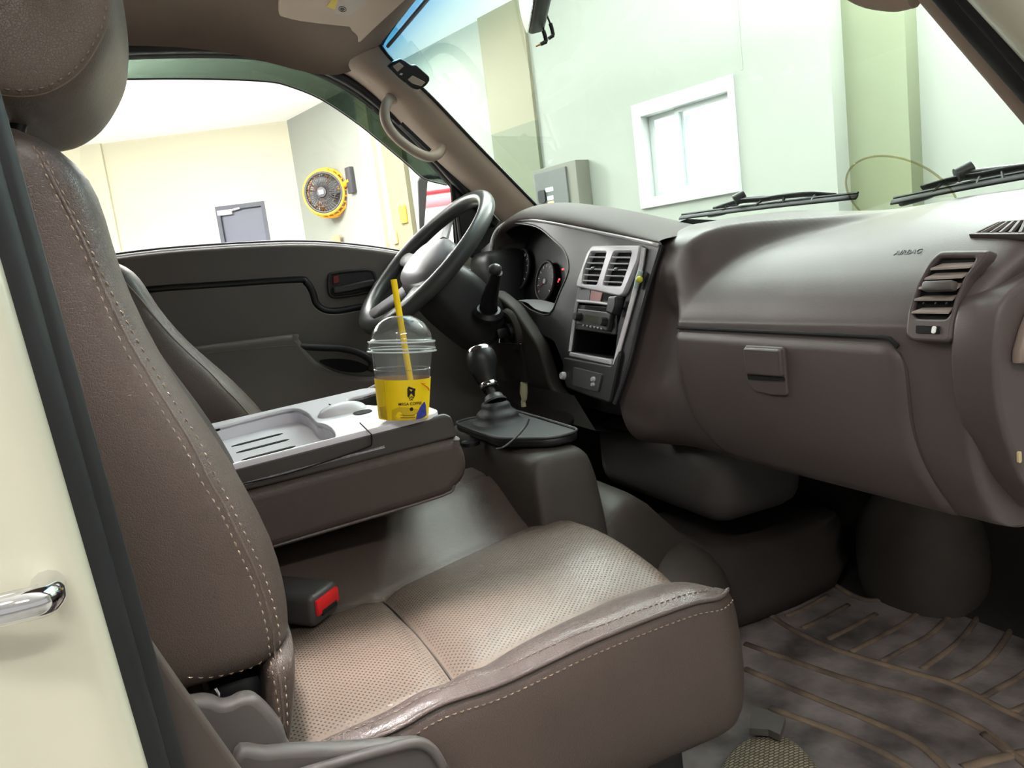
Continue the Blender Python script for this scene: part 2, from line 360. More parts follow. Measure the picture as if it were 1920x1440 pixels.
# passenger door opening: cream body pillar, rubber seal, striker, inner trim
ex = [P(0, 590, 1, -.73), P(60, 800, 1, -.73), P(110, 960, 1, -.73), P(180, 1200, 1, -.73), P(250, 1440, 1, -.73)]
d = (ex[-1]-ex[0])/ (ex[-1].z-ex[0].z)
edge = [ex[0]+d*(z-ex[0].z) for z in (1.36, 1.1, .95, .8, .7, .6, .5, .4, .2, -.1)]
rows = [[p+Vector((.004, .03, 0)), p+Vector((.006, .008, 0)), p, p+Vector((-.006, -.004, 0)), p+Vector((-.018, -.006, 0)), p+Vector((-.045, -.003, 0)), p+Vector((-.052, -.006, 0)), p+Vector((-.2, -.012, 0)), p+Vector((-.4, -.02, 0))] for p in edge]
MB().grid(rows).build('body_pillar', M['cream'], cab, sub=1, sharp=60)
sp = [P(x, y, 1, -.70) for x, y in ((0, 505), (65, 700), (140, 950), (205, 1180), (268, 1440))]
d2 = (sp[-1]-sp[0])/(sp[-1].z-sp[0].z); sl = [sp[0]+d2*(z-sp[0].z) for z in (1.36, 1.1, .9, .8, .7, .6, .5, .4, .2, -.1)]
s = MB(); s.tube(sl, .0145, 14); s.tube([p+Vector((.011, .012, 0)) for p in sl], .011, 10); s.tube([p+Vector((-.014, -.006, 0)) for p in sl], .006, 8)
s.build('door_seal', M['rubber'], cab, sharp=0)
st = MB(); c0 = P(0, 1130, 1, -.745)
st.tube(catmull([c0+Vector((-.06, .012, .002)), c0+Vector((-.02, -.012, .001)), c0+Vector((.012, -.02, .002)), c0+Vector((.022, -.012, 0)), c0+Vector((.02, .012, 0))], 6), .0085, 12)
st.build('door_striker', M['chrome'], cab)
tp = Plane((-.05, -.655, .5), (1, 0, 0), (0, 0, 1))
ol = tp.ppx(((196, 1040), (212, 1085), (268, 1172), (330, 1262), (392, 1350), (455, 1440), (520, 1540), (330, 1600), (268, 1440), (230, 1280)))
tp.plate('belt_anchor_trim', [catmull(ol, 5, True)], .012, M['belt_trim'], cab, bev=.003)

# floor pan, sill, firewall
MB().box((.38, 0, .06), (1.75, 1.46, .06), .01).build('floor_pan', M['lower'], cab)
rows = []
for x, z in ((1.06, .09), (1.14, .095), (1.22, .13), (1.24, .2), (1.20, .34), (1.15, .45), (1.12, .6), (1.10, .76)):
    rows.append([(x, y, z) for y in (-.74, -.5, -.25, 0, .25, .5, .74)])
mfw = mat('firewall_mat', (40, 36, 34), .85, var=.3, vscale=5, bump=.4, bscale=60, bdist=.004)
MB().grid(rows).build('firewall', mfw, cab, sub=1, sharp=0)
MB().ball((1.17, -.26, .17), (.09, .11, .14), 24, 14, .8).build('wheel_arch_hump', mat('hump_vinyl', (66, 60, 55), .8, var=.25, vscale=9), cab)
MB().box((1.04, .715, .40), (.48, .04, .84), .01).build('kick_panel', M['lower'], cab); MB().box((1.17, -.72, .42), (.26, .04, .80), .01).build('kick_panel', M['lower'], cab); MB().box((1.17, -.79, .38), (.28, .07, 1.0), .03, 3).build('front_fender', M['cream'], cab)
rear = MB(); rear.box((-.47, 0, .72), (.04, 1.44, 1.22), .015); rear.build('rear_wall', M['headliner'], cab)
MB().box((-.45, 0, 1.1), (.02, .95, .3), .008).build('rear_window', M['black'], cab)
# lower side body below the passenger door and driver side
MB().box((.45, -.755, -.06), (1.7, .07, .3), .03).build('door_sill', M['cream'], cab)
sc_ = Plane((.63, -.5, .112), (1, 0, 0), (0, 1, 0))
mc = mat('sill_carpet', (122, 112, 94), .95, var=.2, vscale=14, bump=1, bscale=180, bdist=.004)
nt = mc.node_tree; bt = nt.nodes.new('ShaderNodeTexBrick'); tcn = nt.nodes.new('ShaderNodeTexCoord'); bt.inputs['Scale'].default_value = 60; bt.inputs['Mortar Size'].default_value = .05; bt.inputs['Color1'].default_value = lin((138, 128, 108)); bt.inputs['Color2'].default_value = lin((112, 102, 84)); bt.inputs['Mortar'].default_value = lin((62, 55, 46)); nt.links.new(bt.outputs['Color'], nt.nodes['Principled BSDF'].inputs['Base Color'])
nt.links.new(tcn.outputs['Object'], bt.inputs['Vector']); bpn = nt.nodes.new('ShaderNodeBump'); bpn.inputs['Distance'].default_value = .003; bpn.inputs['Strength'].default_value = 1; bpn.invert = True
nt.links.new(bt.outputs['Fac'], bpn.inputs['Height']); nt.links.new(bpn.outputs['Normal'], nt.nodes['Principled BSDF'].inputs['Normal'])
q0 = [P(x, y, 2, .13) for x, y in ((1340, 1440), (1380, 1385), (1430, 1366), (1475, 1372), (1510, 1400), (1545, 1440), (1560, 1500), (1330, 1500))]
top = [q for q in q0]; cen = sum(top, Vector())/len(top); rows = [[cen+(p-cen)*.02+Vector((0, 0, .003)) for p in top], [cen+(p-cen)*.6+Vector((0, 0, .003)) for p in top], [cen+(p-cen)*.9+Vector((0, 0, .001)) for p in top], [cen+(p-cen)*1.0+Vector((0, 0, -.006)) for p in top], [cen+(p-cen)*1.04+Vector((0, 0, -.035)) for p in top]]
MB().grid(rows, cu=True).build('step_carpet', mc, cab, sub=2, sharp=0)
q0 = [P(x, y, 2, .15) for x, y in ((1408, 1318), (1440, 1326), (1472, 1340), (1462, 1372), (1440, 1362), (1405, 1360))]
MB().poly_prism([p+Vector((0, 0, -.004)) for p in q0], (0, 0, -.010)).build('seat_rail_cap', M['grey_cover'], cab, smooth=False)

# engine tunnel with the shift console on it
def yslab(name, sects, m, sub=1, parent=cab):
    """closed sections (lists of (y, z)) at successive x"""
    rows = [[(x, y, z) for y, z in pts] for x, pts in sects]
    return MB().grid(rows, cu=True, cap=True).build(name, m, parent, sub=sub, sharp=0)
def tun(yw, zt, yb=.0):
    return [(-yw-.045, .08), (-yw-.035, zt*.55), (-yw-.008, zt-.02), (-yw+.001, zt-.004), (-yw+.02, zt), (-yw*.5, zt), (yw*.5, zt), (yw-.02, zt), (yw-.001, zt-.004), (yw+.008, zt-.02), (yw+.035, zt*.55), (yw+.045, .08)]
mt = mat('tunnel_vinyl', (56, 50, 46), .6, var=.15, vscale=8, bump=.3, bscale=300)
yslab('shift_console', [(.448, tun(.185, .44)), (.450, tun(.188, .47)), (.455, tun(.19, .494)), (.47, tun(.19, .502)), (.50, tun(.19, .503)), (.535, tun(.19, .502)), (.55, tun(.188, .494)), (.556, tun(.186, .47)), (.575, tun(.18, .40))], mt)
yslab('tunnel_cover', [(.50, tun(.21, .33)), (.585, tun(.19, .40)), (.64, tun(.17, .405)), (.70, tun(.15, .34)), (.78, tun(.14, .25)), (.95, tun(.13, .22)), (1.2, tun(.12, .24))], mt)
MB().ball((.70, -.14, .17), (.10, .11, .12), 24, 12, .85).build('tunnel_hump', mt, cab)
MB().box((.92, .06, .36), (.22, .42, .16), .05, 4).build('blower_duct', mat('duct_plastic', (66, 62, 60), .55), cab)
hc = MB(); hc.lathe([(.0, 0), (.012, 0), (.016, .002), (.016, -.004)], P(882, 830, 2, .498), (0, 0, 1), 20); hc.build('console_cap', M['black'], cab)
# ================================================================== seats
SY = -.578                                                       # outer side face of the passenger seat
sideP = Plane((0, SY, .6), (1, 0, 0), (0, 0, 1))                 # u = x, v = z, normal towards the open door
outl = [(0, 217), (43, 240), (97, 281), (133, 334), (165, 410), (200, 497), (267, 613), (333, 733), (390, 810), (447, 907), (477, 960), (525, 1060), (545, 1160), (552, 1260), (547, 1390)]
XF = sorted(((P(x, y, 1, -.55).z, P(x, y, 1, -.55).x) for x, y in outl[2:]))
XF = [q for q in XF if q[0] < .895]+[(.903, -.054), (.917, -.068), (.93, -.087), (.94, -.110), (.948, -.14), (.954, -.165), (.958, -.18)]
XF = [(z, x+.005+.015*sstep(.76, .89, z)) for z, x in XF]
def seat_back(root, T=Matrix(), m=None, st=True):
    """reclined backrest: rounded sections stacked up the front outline"""
    m = m or M['leather']; mb = MB(); rows = []
    zs = [.484, .486, .492, .505, .53, .57, .62, .67, .72, .77, .82, .86, .89, .912, .928, .94, .949, .954, .956]
    for i, z in enumerate(zs):
        xf = sinterp(XF, z); top = sstep(.88, .957, z); dep = .16-.05*sstep(.5, .95, z)
        e = 1-.92*max(0, (z-.90)/.056)**2.2 if z > .90 else 1
        e = min(e, {0: .90, 1: .95, 2: .985}.get(i, 1))
        hy = .2225*(1-.10*sstep(.6, .92, z))*(.35+.65*e if z > .9 else e); xb = sinterp(XF, min(z, .90))-dep; hx = (xf-xb)/2*(1 if z > .9 else e); yc = -.355+.006*sstep(.6, .9, z)
        xc = (xf+xb)/2; row = []
        for k in range(48):
            a = 2*math.pi*k/48; ca, sa = math.cos(a), math.sin(a)
            px_ = math.copysign(abs(ca)**.42, ca); py_ = math.copysign(abs(sa)**.36, sa)
            x = xc+hx*px_; y = yc+hy*py_
            dish = .022*max(0, 1-(abs(y-yc)/(.13))**4) if px_ > 0 and abs(y-yc) < .13 else 0
            x -= dish*max(0, px_)*sstep(.48, .6, z)*(1-.7*top)
            x -= .075*sstep(.55, .93, z)*max(0, y-(-.578))*.8
            row.append(T @ Vector((x, y, z)))
        rows.append(row)
    mb.grid(rows, cu=True, cap=True)
    # front roll that runs on below the side panel's hem
    rows = []
    for z, w in ((.50, 1), (.48, 1), (.455, .97), (.43, .9), (.41, .75), (.395, .4)):
        xf = sinterp(XF, max(z, .41)); row = []
        for k in range(36):
            a = 2*math.pi*k/36; ca, sa = math.cos(a), math.sin(a)
            row.append(T @ Vector((xf-.018*w+.0165*w*math.copysign(abs(ca)**.55, ca)-.02*(1-w), -.355+.2205*math.copysign(abs(sa)**.3, sa), z)))
        rows.append(row)
    mb.grid(rows, cu=True, cap=True)
    b = mb.build('backrest', m, root, sub=1, sharp=0)
    if not st: return b
    # double row of stitching with the seam between, along the outer front edge
    s1 = catmull([sideP.p3(x, y, .0045) for x, y in ((2, 222), (43, 250), (83, 333), (133, 433), (153, 480), (213, 623), (260, 707), (293, 760), (353, 857), (377, 907), (412, 962), (443, 1027), (480, 1110), (503, 1190), (512, 1258), (524, 1330), (530, 1385))][1:], 5)
    s2 = catmull([sideP.p3(x, y, .0038) for x, y in ((62, 262), (103, 342), (150, 432), (182, 505), (238, 613), (283, 690), (316, 745), (372, 830), (402, 893), (436, 957), (470, 1027), (500, 1093), (525, 1177), (533, 1243), (540, 1327), (542, 1385))], 5)
    def drape(path, dz=0):
        out = []
        for p in path:
            q = T @ Vector((p.x, p.y, p.z)); out.append(q)
        return out
    return b, drape(s1), drape(s2)
def onto(path, ob, d=Vector((0, 1, 0)), lift=.0008, start=.15):
    """lay a path on the evaluated surface of ob, along direction d"""
    dg = bpy.context.evaluated_depsgraph_get(); dg.update(); ev = ob.evaluated_get(dg); inv = ob.matrix_world.inverted(); out = []
    for p in path:
        hit, loc, n, _ = ev.ray_cast(inv @ (Vector(p)-d*start), (inv.to_3x3() @ d).normalized())
        if hit: out.append((ob.matrix_world @ loc, (ob.matrix_world.to_3x3() @ n).normalized()))
    return out
def stitch_on(path, ob, parent, m, length=.0042, gap=.0036, r=.0007, d=Vector((0, 1, 0)), zig=0, name='stitching'):
    pn = onto(path, ob, d); mb = MB()
    if len(pn) < 3: return
    pts = [p for p, n in pn]; L = [0]
    for a, b in zip(pts, pts[1:]): L.append(L[-1]+(b-a).length)
    dd = 0; i = 0
    def at(q):
        j = max(k for k in range(len(L)) if L[k] <= q+1e-9); j = min(j, len(pts)-2); t = (q-L[j])/max(1e-9, L[j+1]-L[j])
        return pts[j].lerp(pts[j+1], t), pn[j][1]
    while dd+length < L[-1]:
        a, n = at(dd); b, n2 = at(dd+length); side = (b-a).cross(n).normalized()
        mb.tube([a-n*.0004+side*zig, (a+b)/2+n*(r*.9), b-n*.0004-side*zig], [r*.7, r, r*.7], 5); dd += length+gap
    return mb.build(name, m, parent, sharp=0)
def seam_on(path, ob, parent, m, r=.0014, d=Vector((0, 1, 0)), name='seam', sink=.0006):
    pn = onto(path, ob, d); return MB().tube([p-n*sink for p, n in pn], r, 6).build(name, m, parent, sharp=0)

def headrest(root, T=Matrix(), m=None, st=True):
    hp = Plane((0, -.478, 1.05), (1, 0, 0), (0, 0, 1))
    cont = [hp.p3(x, y) for x, y in ((208, 0), (200, 52), (155, 128), (100, 168), (50, 180), (0, 177), (-55, 158), (-105, 115), (-135, 40), (-145, -60), (-120, -150), (-60, -215), (40, -240), (130, -205), (185, -120), (207, -55))]
    cont = resample(catmull(cont, 6, True)+[cont[0]], 49)[:48]; c = sum(cont, Vector())/48; rows = []
    for y, s in ((-.470, .02), (-.474, .3), (-.4785, .7), (-.4785, .90), (-.4745, .985), (-.468, 1.03), (-.455, 1.075), (-.42, 1.10), (-.36, 1.11), (-.30, 1.10), (-.265, 1.06), (-.25, .97), (-.245, .7), (-.25, .02)):
        rows.append([T @ (Vector((c.x+(p.x-c.x)*s, y, c.z+(p.z-c.z)*s))) for p in cont])
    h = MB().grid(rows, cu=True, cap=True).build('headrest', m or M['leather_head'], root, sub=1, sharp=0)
    if st:
        w = 1.0
        path = [T @ Vector((c.x+(p.x-c.x)*.99, -.478, c.z+(p.z-c.z)*.99)) for p in cont]; path = path[-8:]+path[:22]
        seam_on(path, h, h, M['thread_dim'], .0012)
        stitch_on([T @ Vector((c.x+(p.x-c.x)*.94, -.478, c.z+(p.z-c.z)*.94)) for p in (cont[-8:]+cont[:22])], h, h, M['thread'], name='stitching')
    for dy in (-.41, -.31): MB().tube([T @ Vector((c.x-.005, dy, c.z-.02)), T @ Vector((c.x-.045, dy, .90))], .0065, 12).build('headrest_post', M['black'], root)
    return h

# ---- passenger seat
ps = thing('passenger_seat', 'brown leather passenger seat nearest the open door, with pale double stitching', 'car seat', (.2, -.35, .12))
b, s1, s2 = seat_back(ps)
stitch_on(s1, b, b, M['thread']); stitch_on(s2, b, b, M['thread'])
mid = [p.lerp(q, .5) for p, q in zip(resample(s1, 60), resample(s2, 60))]
seam_on(mid, b, b, M['leather_dark'], .0016)
hem = catmull([sideP.p3(x, y, .004) for x, y in ((352, 1277), (400, 1279), (450, 1272), (480, 1265), (500, 1250))], 5); stitch_on(hem, b, b, M['thread'])
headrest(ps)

# cushion: top panel, inner and outer bolsters and the side skirt
YO = [(-.13, -.555), (.04, -.545), (.195, -.519), (.374, -.473), (.46, -.468), (.53, -.468)]
YC = [(-.13, -.285), (.13, -.268), (.19, -.255), (.36, -.190), (.46, -.158), (.53, -.145)]
XL = [(-.52, .198), (-.25, .190)]
XE, YE = .512, -.578                                            # front and outer edge of the cushion in plan
def zedge(x): return sinterp([(-.13, .396), (.05, .402), (.12, .404), (.16, .412), (.22, .411), (.32, .421), (.44, .424), (.53, .416)], x)
def ztop(x, y):
    yo, yc = sinterp(YO, x), sinterp(YC, x); xl = interp(XL, y)
    t = (y-yo)/(yc-yo)
    z = .388
    if 0 <= t <= 1:
        z += .012*(4*t*(1-t))**.7*(.6+.4*sstep(-.1, .4, x)); d = abs(x-xl)
        z -= .0075*math.exp(-(d/.018)**2)+.004*math.exp(-(d/.0035)**2)
        z += .012*sstep(.36, .47, x)*(4*t*(1-t))
    elif t < 0:
        s = min(1, (yo-y)/(yo-YE)); ze = zedge(x); z = .388+(ze+.004-.388)*math.sin(min(1, s*1.12)*math.pi/2)**.8-.006*max(0, s-.86)/.14
    else:
        z += .052*sstep(-.01, .15, y-yc)-.004*math.exp(-((y-yc-.155)/.006)**2)*sstep(0, .05, y-yc)
    z -= .005*math.exp(-((y-yo)/.005)**2)+.006*math.exp(-((y-yc)/.005)**2)
    k_ = sstep(-.25, .12, t); z -= .03*max(0, (x-(XE-.035))/.035)**2.4*k_+.024*max(0, (x-(XE-.075))/.075)**2*(1-k_)
    # a few folds across the outer bolster
    if t < 0: z += .0018*math.sin(x*70+math.sin(x*31)*2)*math.sin(min(1, (yo-y)/(yo-YE))*math.pi)*(1-sstep(.25, .45, x))
    return z
RC = .055
def plan(x, y):
    cx, cy = XE-RC, YE+RC
    if x > cx and y < cy:
        d = math.hypot(x-cx, y-cy)
        if d > 1e-9:
            # square corner -> round corner
            m_ = max(x-cx, cy-y); k = m_/d; return cx+(x-cx)*k, cy+(y-cy)*k
    return x, y
xs = [-.13+.642*i/110 for i in range(111)]; ys = [YE+.64*(j/100)**1.0 for j in range(101)]
rows = [[(lambda q: Vector((q[0], q[1], ztop(*q))))(plan(x, y)) for y in ys] for x in xs]
mb = MB().grid(rows); n1 = len(mb.v)
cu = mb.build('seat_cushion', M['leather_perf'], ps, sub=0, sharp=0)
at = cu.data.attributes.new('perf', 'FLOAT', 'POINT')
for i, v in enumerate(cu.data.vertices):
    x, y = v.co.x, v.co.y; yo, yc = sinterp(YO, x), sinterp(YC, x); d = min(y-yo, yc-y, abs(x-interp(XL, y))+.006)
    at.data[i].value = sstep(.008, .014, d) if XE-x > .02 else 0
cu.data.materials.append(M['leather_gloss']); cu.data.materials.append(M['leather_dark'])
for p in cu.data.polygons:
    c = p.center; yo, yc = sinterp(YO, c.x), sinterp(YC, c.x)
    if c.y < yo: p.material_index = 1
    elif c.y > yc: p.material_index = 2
for tab, swap, a, b in ((XL, True, -.515, -.262), (YC, False, -.1, .497)):
    path = []
    for k in range(31):
        q = a+(b-a)*k/30; x, y = (interp(XL, q), q) if swap else (q, sinterp(YC, q)); path.append(Vector((x, y, ztop(x, y)+.0012)))
    MB().tube(path, .0016, 6).build('seam', M['leather_seam'], cu)
# skirt following the rounded plan
pp = [(x, YE) for x in [-.13+k*(XE-RC+.13)/40 for k in range(41)]]+[(XE-RC+RC*math.sin(a), YE+RC-RC*math.cos(a)) for a in [math.pi/2*k/10 for k in range(1, 11)]]+[(XE, y) for y in [YE+RC+k*(.06-YE-RC)/24 for k in range(1, 25)]]
rows = []
for i, (x, y) in enumerate(pp):
    nx, ny = (0, -1) if i <= 40 else (((x-(XE-RC))/RC, (y-(YE+RC))/RC) if i <= 51 else (1, 0))
    zt = ztop(*plan(x, y)); zb = .255 if i > 51 else .255
    rows.append([Vector((x+nx*o, y+ny*o, zt+(zb-zt)*k)) for o, k in ((-.012, -.004), (-.002, .004), (.003, .03), (.007, .10), (.010, .3), (.012, .55), (.010, .8), (.004, .95), (-.01, 1.0), (-.05, 1.02))])
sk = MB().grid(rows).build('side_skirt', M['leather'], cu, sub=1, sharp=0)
edge = [Vector((x, y, ztop(*plan(x, y)))) for x, y in pp]
nrm = [(0, -1, 0) if i <= 40 else (((x-(XE-RC))/RC, (y-(YE+RC))/RC, 0) if i <= 51 else (1, 0, 0)) for i, (x, y) in enumerate(pp)]
pe = [p+Vector(n)*.0022+Vector((0, 0, -.001)) for p, n in zip(edge, nrm)][:47]
MB().tube(pe, [.0027]*44+[.0024, .0017, .0006], 8).build('piping', M['leather_gloss'], cu, sharp=0)
st_ = catmull([p+Vector(n)*.0075+Vector((0, 0, -.0125)) for p, n in zip(edge, nrm)][:46], 2)
stitches(st_, (0, -1, .1), .0038, .0032, .0007, lift=-.0012).build('stitching', M['thread'], cu, sharp=0)
st_ = catmull([Vector((p.x-n[0]*.009, p.y-n[1]*.009, ztop(*plan(p.x-n[0]*.009, p.y-n[1]*.009)))) for p, n in zip(edge, nrm)][:43], 2)
stitches(st_, (0, 0, 1), .0038, .0032, .0006).build('stitching', M['thread_dim'], cu, sharp=0)
# recliner cover, trim with adjuster lever, seat frame
rcP = Plane((0, -.592, .4), (1, 0, 0), (0, 0, 1))
rcP.plate('recliner_cover', [catmull(rcP.ppx(((300, 1345), (335, 1318), (375, 1309), (399, 1311), (416, 1318), (433, 1315), (448, 1307), (466, 1304), (483, 1309), (507, 1331), (530, 1362), (540, 1392), (560, 1440), (520, 1560), (380, 1560), (300, 1470))), 4, True)], .018, M['grey_cover'], ps, lift=-.014, bev=.006)
tr_ = Plane((0, -.604, .36), (1, 0, 0), (0, 0, 1))
ol = catmull(tr_.ppx(((440, 1412), (500, 1405), (553, 1400), (640, 1397), (757, 1388), (790, 1388), (815, 1399), (838, 1432), (860, 1480), (850, 1560), (600, 1580), (440, 1560))), 4, True)
tc_ = tr_.plate('seat_side_trim', [ol], .018, M['grey_cover'], ps, lift=-.012, bev=.006)
rid = catmull([tr_.p3(x, y, .011) for x, y in ((560, 1452), (610, 1437), (700, 1411), (760, 1396), (788, 1394), (812, 1408), (832, 1440))], 5)
MB().tube(rid, .0045, 10).build('adjuster_lever', M['grey_cover'], tc_, sharp=0)
notch = rcP.plate('cover_notch', [rcP.ppx(((452, 1428), (472, 1416), (480, 1440), (462, 1456)))], .004, M['black'], ps, lift=.006)
fr = MB(); fr.box((.2, -.35, .20), (.5, .36, .09), .02); fr.box((.0, -.35, .43), (.05, .40, .09), .015)
for y in (-.53, -.18): fr.box((.22, y, .125), (.62, .04, .07), .01)
fr.build('seat_frame', M['black'], ps)
hk = MB(); hk.tube([P(404, 1290, 1, -.55), P(410, 1300, 1, -.55), P(411, 1312, 1, -.55)], .0012, 6); hk.build('cover_hook', M['chrome'], ps)

# ---- driver seat, leaned further back
ds = thing('driver_seat', 'dark leather driver seat beyond the folded console, leaned back', 'car seat', (.2, .45, .12))
T = Matrix.Translation((.118, .80, 0)) @ Matrix.Translation((.03, 0, .45)) @ Matrix.Rotation(math.radians(-16), 4, 'Y') @ Matrix.Translation((-.03, 0, -.45))
b, s1, s2 = seat_back(ds, T, M['leather_dark'])
seam_on([p.lerp(q, .5) for p, q in zip(resample(s1, 60), resample(s2, 60))], b, b, M['thread_dim'], .002)
headrest(ds, Matrix.Translation((-.085, 0, -.035)) @ T, M['leather_dark'], False)
rows = [[(lambda q: Vector((q[0]+.06, q[1]+.80, ztop(*q)+.0)))(plan(x, y)) for y in ys[:64:2]] for x in xs[::2]]
MB().grid(rows).build('seat_cushion', M['leather_dark'], ds, sharp=0)
MB().box((.25, .44, .29), (.52, .44, .17), .03, 3).build('seat_base', M['leather_dark'], ds)

# ---- folded centre seat that serves as console
cs = thing('center_seat_console', 'folded-down middle seat used as console, grey plastic tray on brown leather', 'seat console', (.12, -.03, .43))
cp = Plane((0, -.232, .5), (1, 0, 0), (0, 0, 1))
lo = cp.ppx(((470, 920), (642, 874), (846, 822), (868, 836), (878, 868), (873, 896), (858, 914), (832, 934), (672, 983), (513, 1033)))
lo = [Vector((-.13, lo[0].y-.002))]+lo+[Vector((-.13, lo[-1].y-.012))]
cp.plate('folded_backrest', [rpoly(lo[:1]+catmull(lo[1:-1], 4)+lo[-1:], .006)], .40, M['leather'], cs, lift=-.40, bev=.014, res=4)
lp = [cp.at(q.x, q.y, -.004) for q in cp.ppx(((500, 1030), (672, 979), (832, 930), (854, 911)))]
MB().tube(catmull(lp, 4), .0022, 6).build('piping', M['leather_dark'], cs)
po = cp.ppx(((431, 881), (695, 813), (838, 777), (849, 782), (861, 820), (642, 878), (457, 923)))
zt = po[0].y
po = [Vector((-.13, po[0].y-(po[0].x+.13)*.041)), *po[:3], po[3], po[4], po[5], po[6], Vector((-.13, po[6].y))]
cp.plate('console_side', [rpoly(po, .006)], .012, M['console'], cs, lift=-.016, bev=.004, res=3); cp.plate('console_side', [rpoly(po, .006)], .012, M['console'], cs, lift=-.392, bev=.004, res=3)
lowp = [Vector((q.x, min(q.y, po[6].y+(q.x-po[6].x)*.041+.004 if q.x < .3 else po[5].y+.004))) for q in po]
cp.plate('console_base', [[Vector((-.13, po[7].y if len(po) > 7 else po[6].y)), Vector((-.13, zt-.045)), Vector((po[4].x-.008, zt-.036)), Vector((po[5].x-.002, po[5].y))]], .372, M['console'], cs, lift=-.388, bev=0)
fx = [cp.at(po[3].x-.006, po[3].y-.001, -.01), cp.at(po[4].x-.004, po[4].y-.004, -.01), cp.at(po[5].x-.002, po[5].y, -.01)]
MB().grid([[p+Vector((0, dy, 0)) for p in fx] for dy in (0, .37)]).build('console_front', M['console'], cs)
a_, b_ = cp.at(po[1].x, po[1].y), cp.at(po[3].x, po[3].y)
u_ = (b_-a_).normalized()
tp = Plane(a_+Vector((0, 0, .0005)), u_, (0, 1, 0))              # tray surface, normal up
def tpx(*pts): return tp.ppx(pts)
L0 = -(a_.x+.125)/u_.x
xF = tp.px(846, 783).x
outer = [Vector((L0, .0045)), Vector((xF-.012, .0045)), Vector((xF, .02)), Vector((xF, .36)), Vector((xF-.015, .384)), Vector((L0, .384))]
rec = tpx((412, 803), (500, 780), (550, 770), (574, 777), (586, 789), (594, 797), (607, 800), (621, 807), (629, 818), (627, 828), (612, 834))
rec = catmull([rec[0], rec[1], rec[2], rec[3], rec[4], rec[5], rec[6], rec[7], rec[8], rec[9], rec[10]], 4)
yr = .012; rec = [Vector((q.x, max(q.y, yr))) for q in rec]
rec = [Vector((L0+.015, yr)), Vector((L0+.015, rec[0].y))]+rec+[Vector((rec[-1].x-.02, yr))]
ch = catmull(tpx((652, 753), (676, 746), (704, 738), (738, 731), (752, 740), (748, 756), (712, 765), (690, 764), (668, 766), (658, 761)), 4, True)
tp.plate('tray', [rpoly(outer, .01), rec, ch], .010, M['tray'], cs, lift=-.0055, bev=.0018)
flo = rpoly([Vector((L0+.01, yr-.008)), Vector((L0+.01, .37)), Vector((.20, .37)), Vector((.20, yr-.008))], .01)
tp.plate('tray_floor', [flo], .003, M['tray'], cs, lift=-.024)
# walls of the recess
rw = [[tp.at(q.x, q.y, 0) for q in rec], [tp.at(q.x, q.y, -.022) for q in rec]]
MB().grid(rw, cu=True).build('tray_wall', M['tray'], cs, sharp=50)
cw = [[tp.at(q.x, q.y, 0) for q in ch], [tp.at(q.x, q.y, -.035) for q in ch]]
cwm = MB().grid(cw, cu=True); cwm.add([tp.at(q.x, q.y, -.034) for q in ch], [tuple(range(len(ch)))]); cwm.build('cup_recess', M['dash_dark'], cs, sharp=50)
for s0, s1 in (((434, 839), (528, 815)), ((443, 851), (540, 826)), ((453, 865), (552, 839))):
    q0, q1 = tp.px(*s0, -.022), tp.px(*s1, -.022); d = (q1-q0).normalized(); n = Vector((-d.y, d.x))*.005
    tp.plate('tray_slot', [[q0, q0+d*.01-n, q1-d*.004-n, q1+d*.002, q1-d*.004+n, q0+d*.01+n]], .001, M['void'], cs, lift=-.0209)
hc_ = tp.px(643, 778); hm = MB(); hm.ball(tp.at(hc_.x, hc_.y, .0), (.038, .026, .019), 24, 12, .85, tp.R @ Matrix.Rotation(math.radians(-8), 3, 'Z')); hm.build('lid_release', M['tray'], cs, sharp=0)
fh = tp.px(681, 779); fm = rrect(.026, .034, .012, fh.x, fh.y); tp.plate('finger_hole', [fm], .001, M['void'], cs, lift=.0046)
for a0, a1 in (((675, 793), (696, 814)), ((617, 758), (640, 770))):
    q = [tp.p3(*a0, .0047), tp.p3(*a1, .0047)]; MB().tube(q, .0009, 6).build('lid_gap', M['void'], cs)
q = [cp.p3(x, y, .0006) for x, y in ((696, 815), (697, 830), (690, 838), (640, 856), (540, 888), (455, 908))]; MB().tube(catmull(q, 4), .0009, 6).build('lid_gap', M['void'], cs)

rows = []
for x in [-.13+.60*k/24 for k in range(25)]:
    fr_ = max(0, (x-.43)/.04); row = []
    for k in range(13):
        y = -.075+.27*k/12; e = min(1, min(k, 12-k)/2.0); row.append((x, y, .437-.012*(1-e)-.05*fr_**2))
    rows.append([(x, -.08, .30)]+row+[(x, .2, .30)])
MB().grid(rows).build('seat_cushion', M['leather_dark'], cs, sharp=0)
MB().box((.17, .06, .25), (.6, .24, .28), .02).build('seat_base', M['leather_dark'], cs)

# ---- buckle
bk = thing('seat_belt_buckle', 'black seat belt buckle with red release button lying on passenger seat', 'seat belt buckle', (.09, -.31, .40))
ax = Vector((.70, -.71, -.05)).normalized(); sd = Vector((0, 0, 1)).cross(ax).normalized(); upv = ax.cross(sd); RB = Matrix((ax, sd, upv)).transposed()
c0 = P(613, 1132, 2, .4155)
MB().box(c0-ax*.042, (.084, .054, .040), .009, 4, RB).build('buckle_body', M['buckle'], bk)
MB().box(c0+ax*.0005+upv*.0035, (.006, .044, .020), .003, 2, RB).build('release_button', M['red'], bk)
MB().box(c0+ax*.001-upv*.0045, (.0065, .030, .007), .001, 1, RB).build('tongue_slot', M['void'], bk)
MB().box(c0-ax*.12-upv*.012, (.10, .03, .006), .002, 1, RB).build('buckle_strap', M['black'], bk)
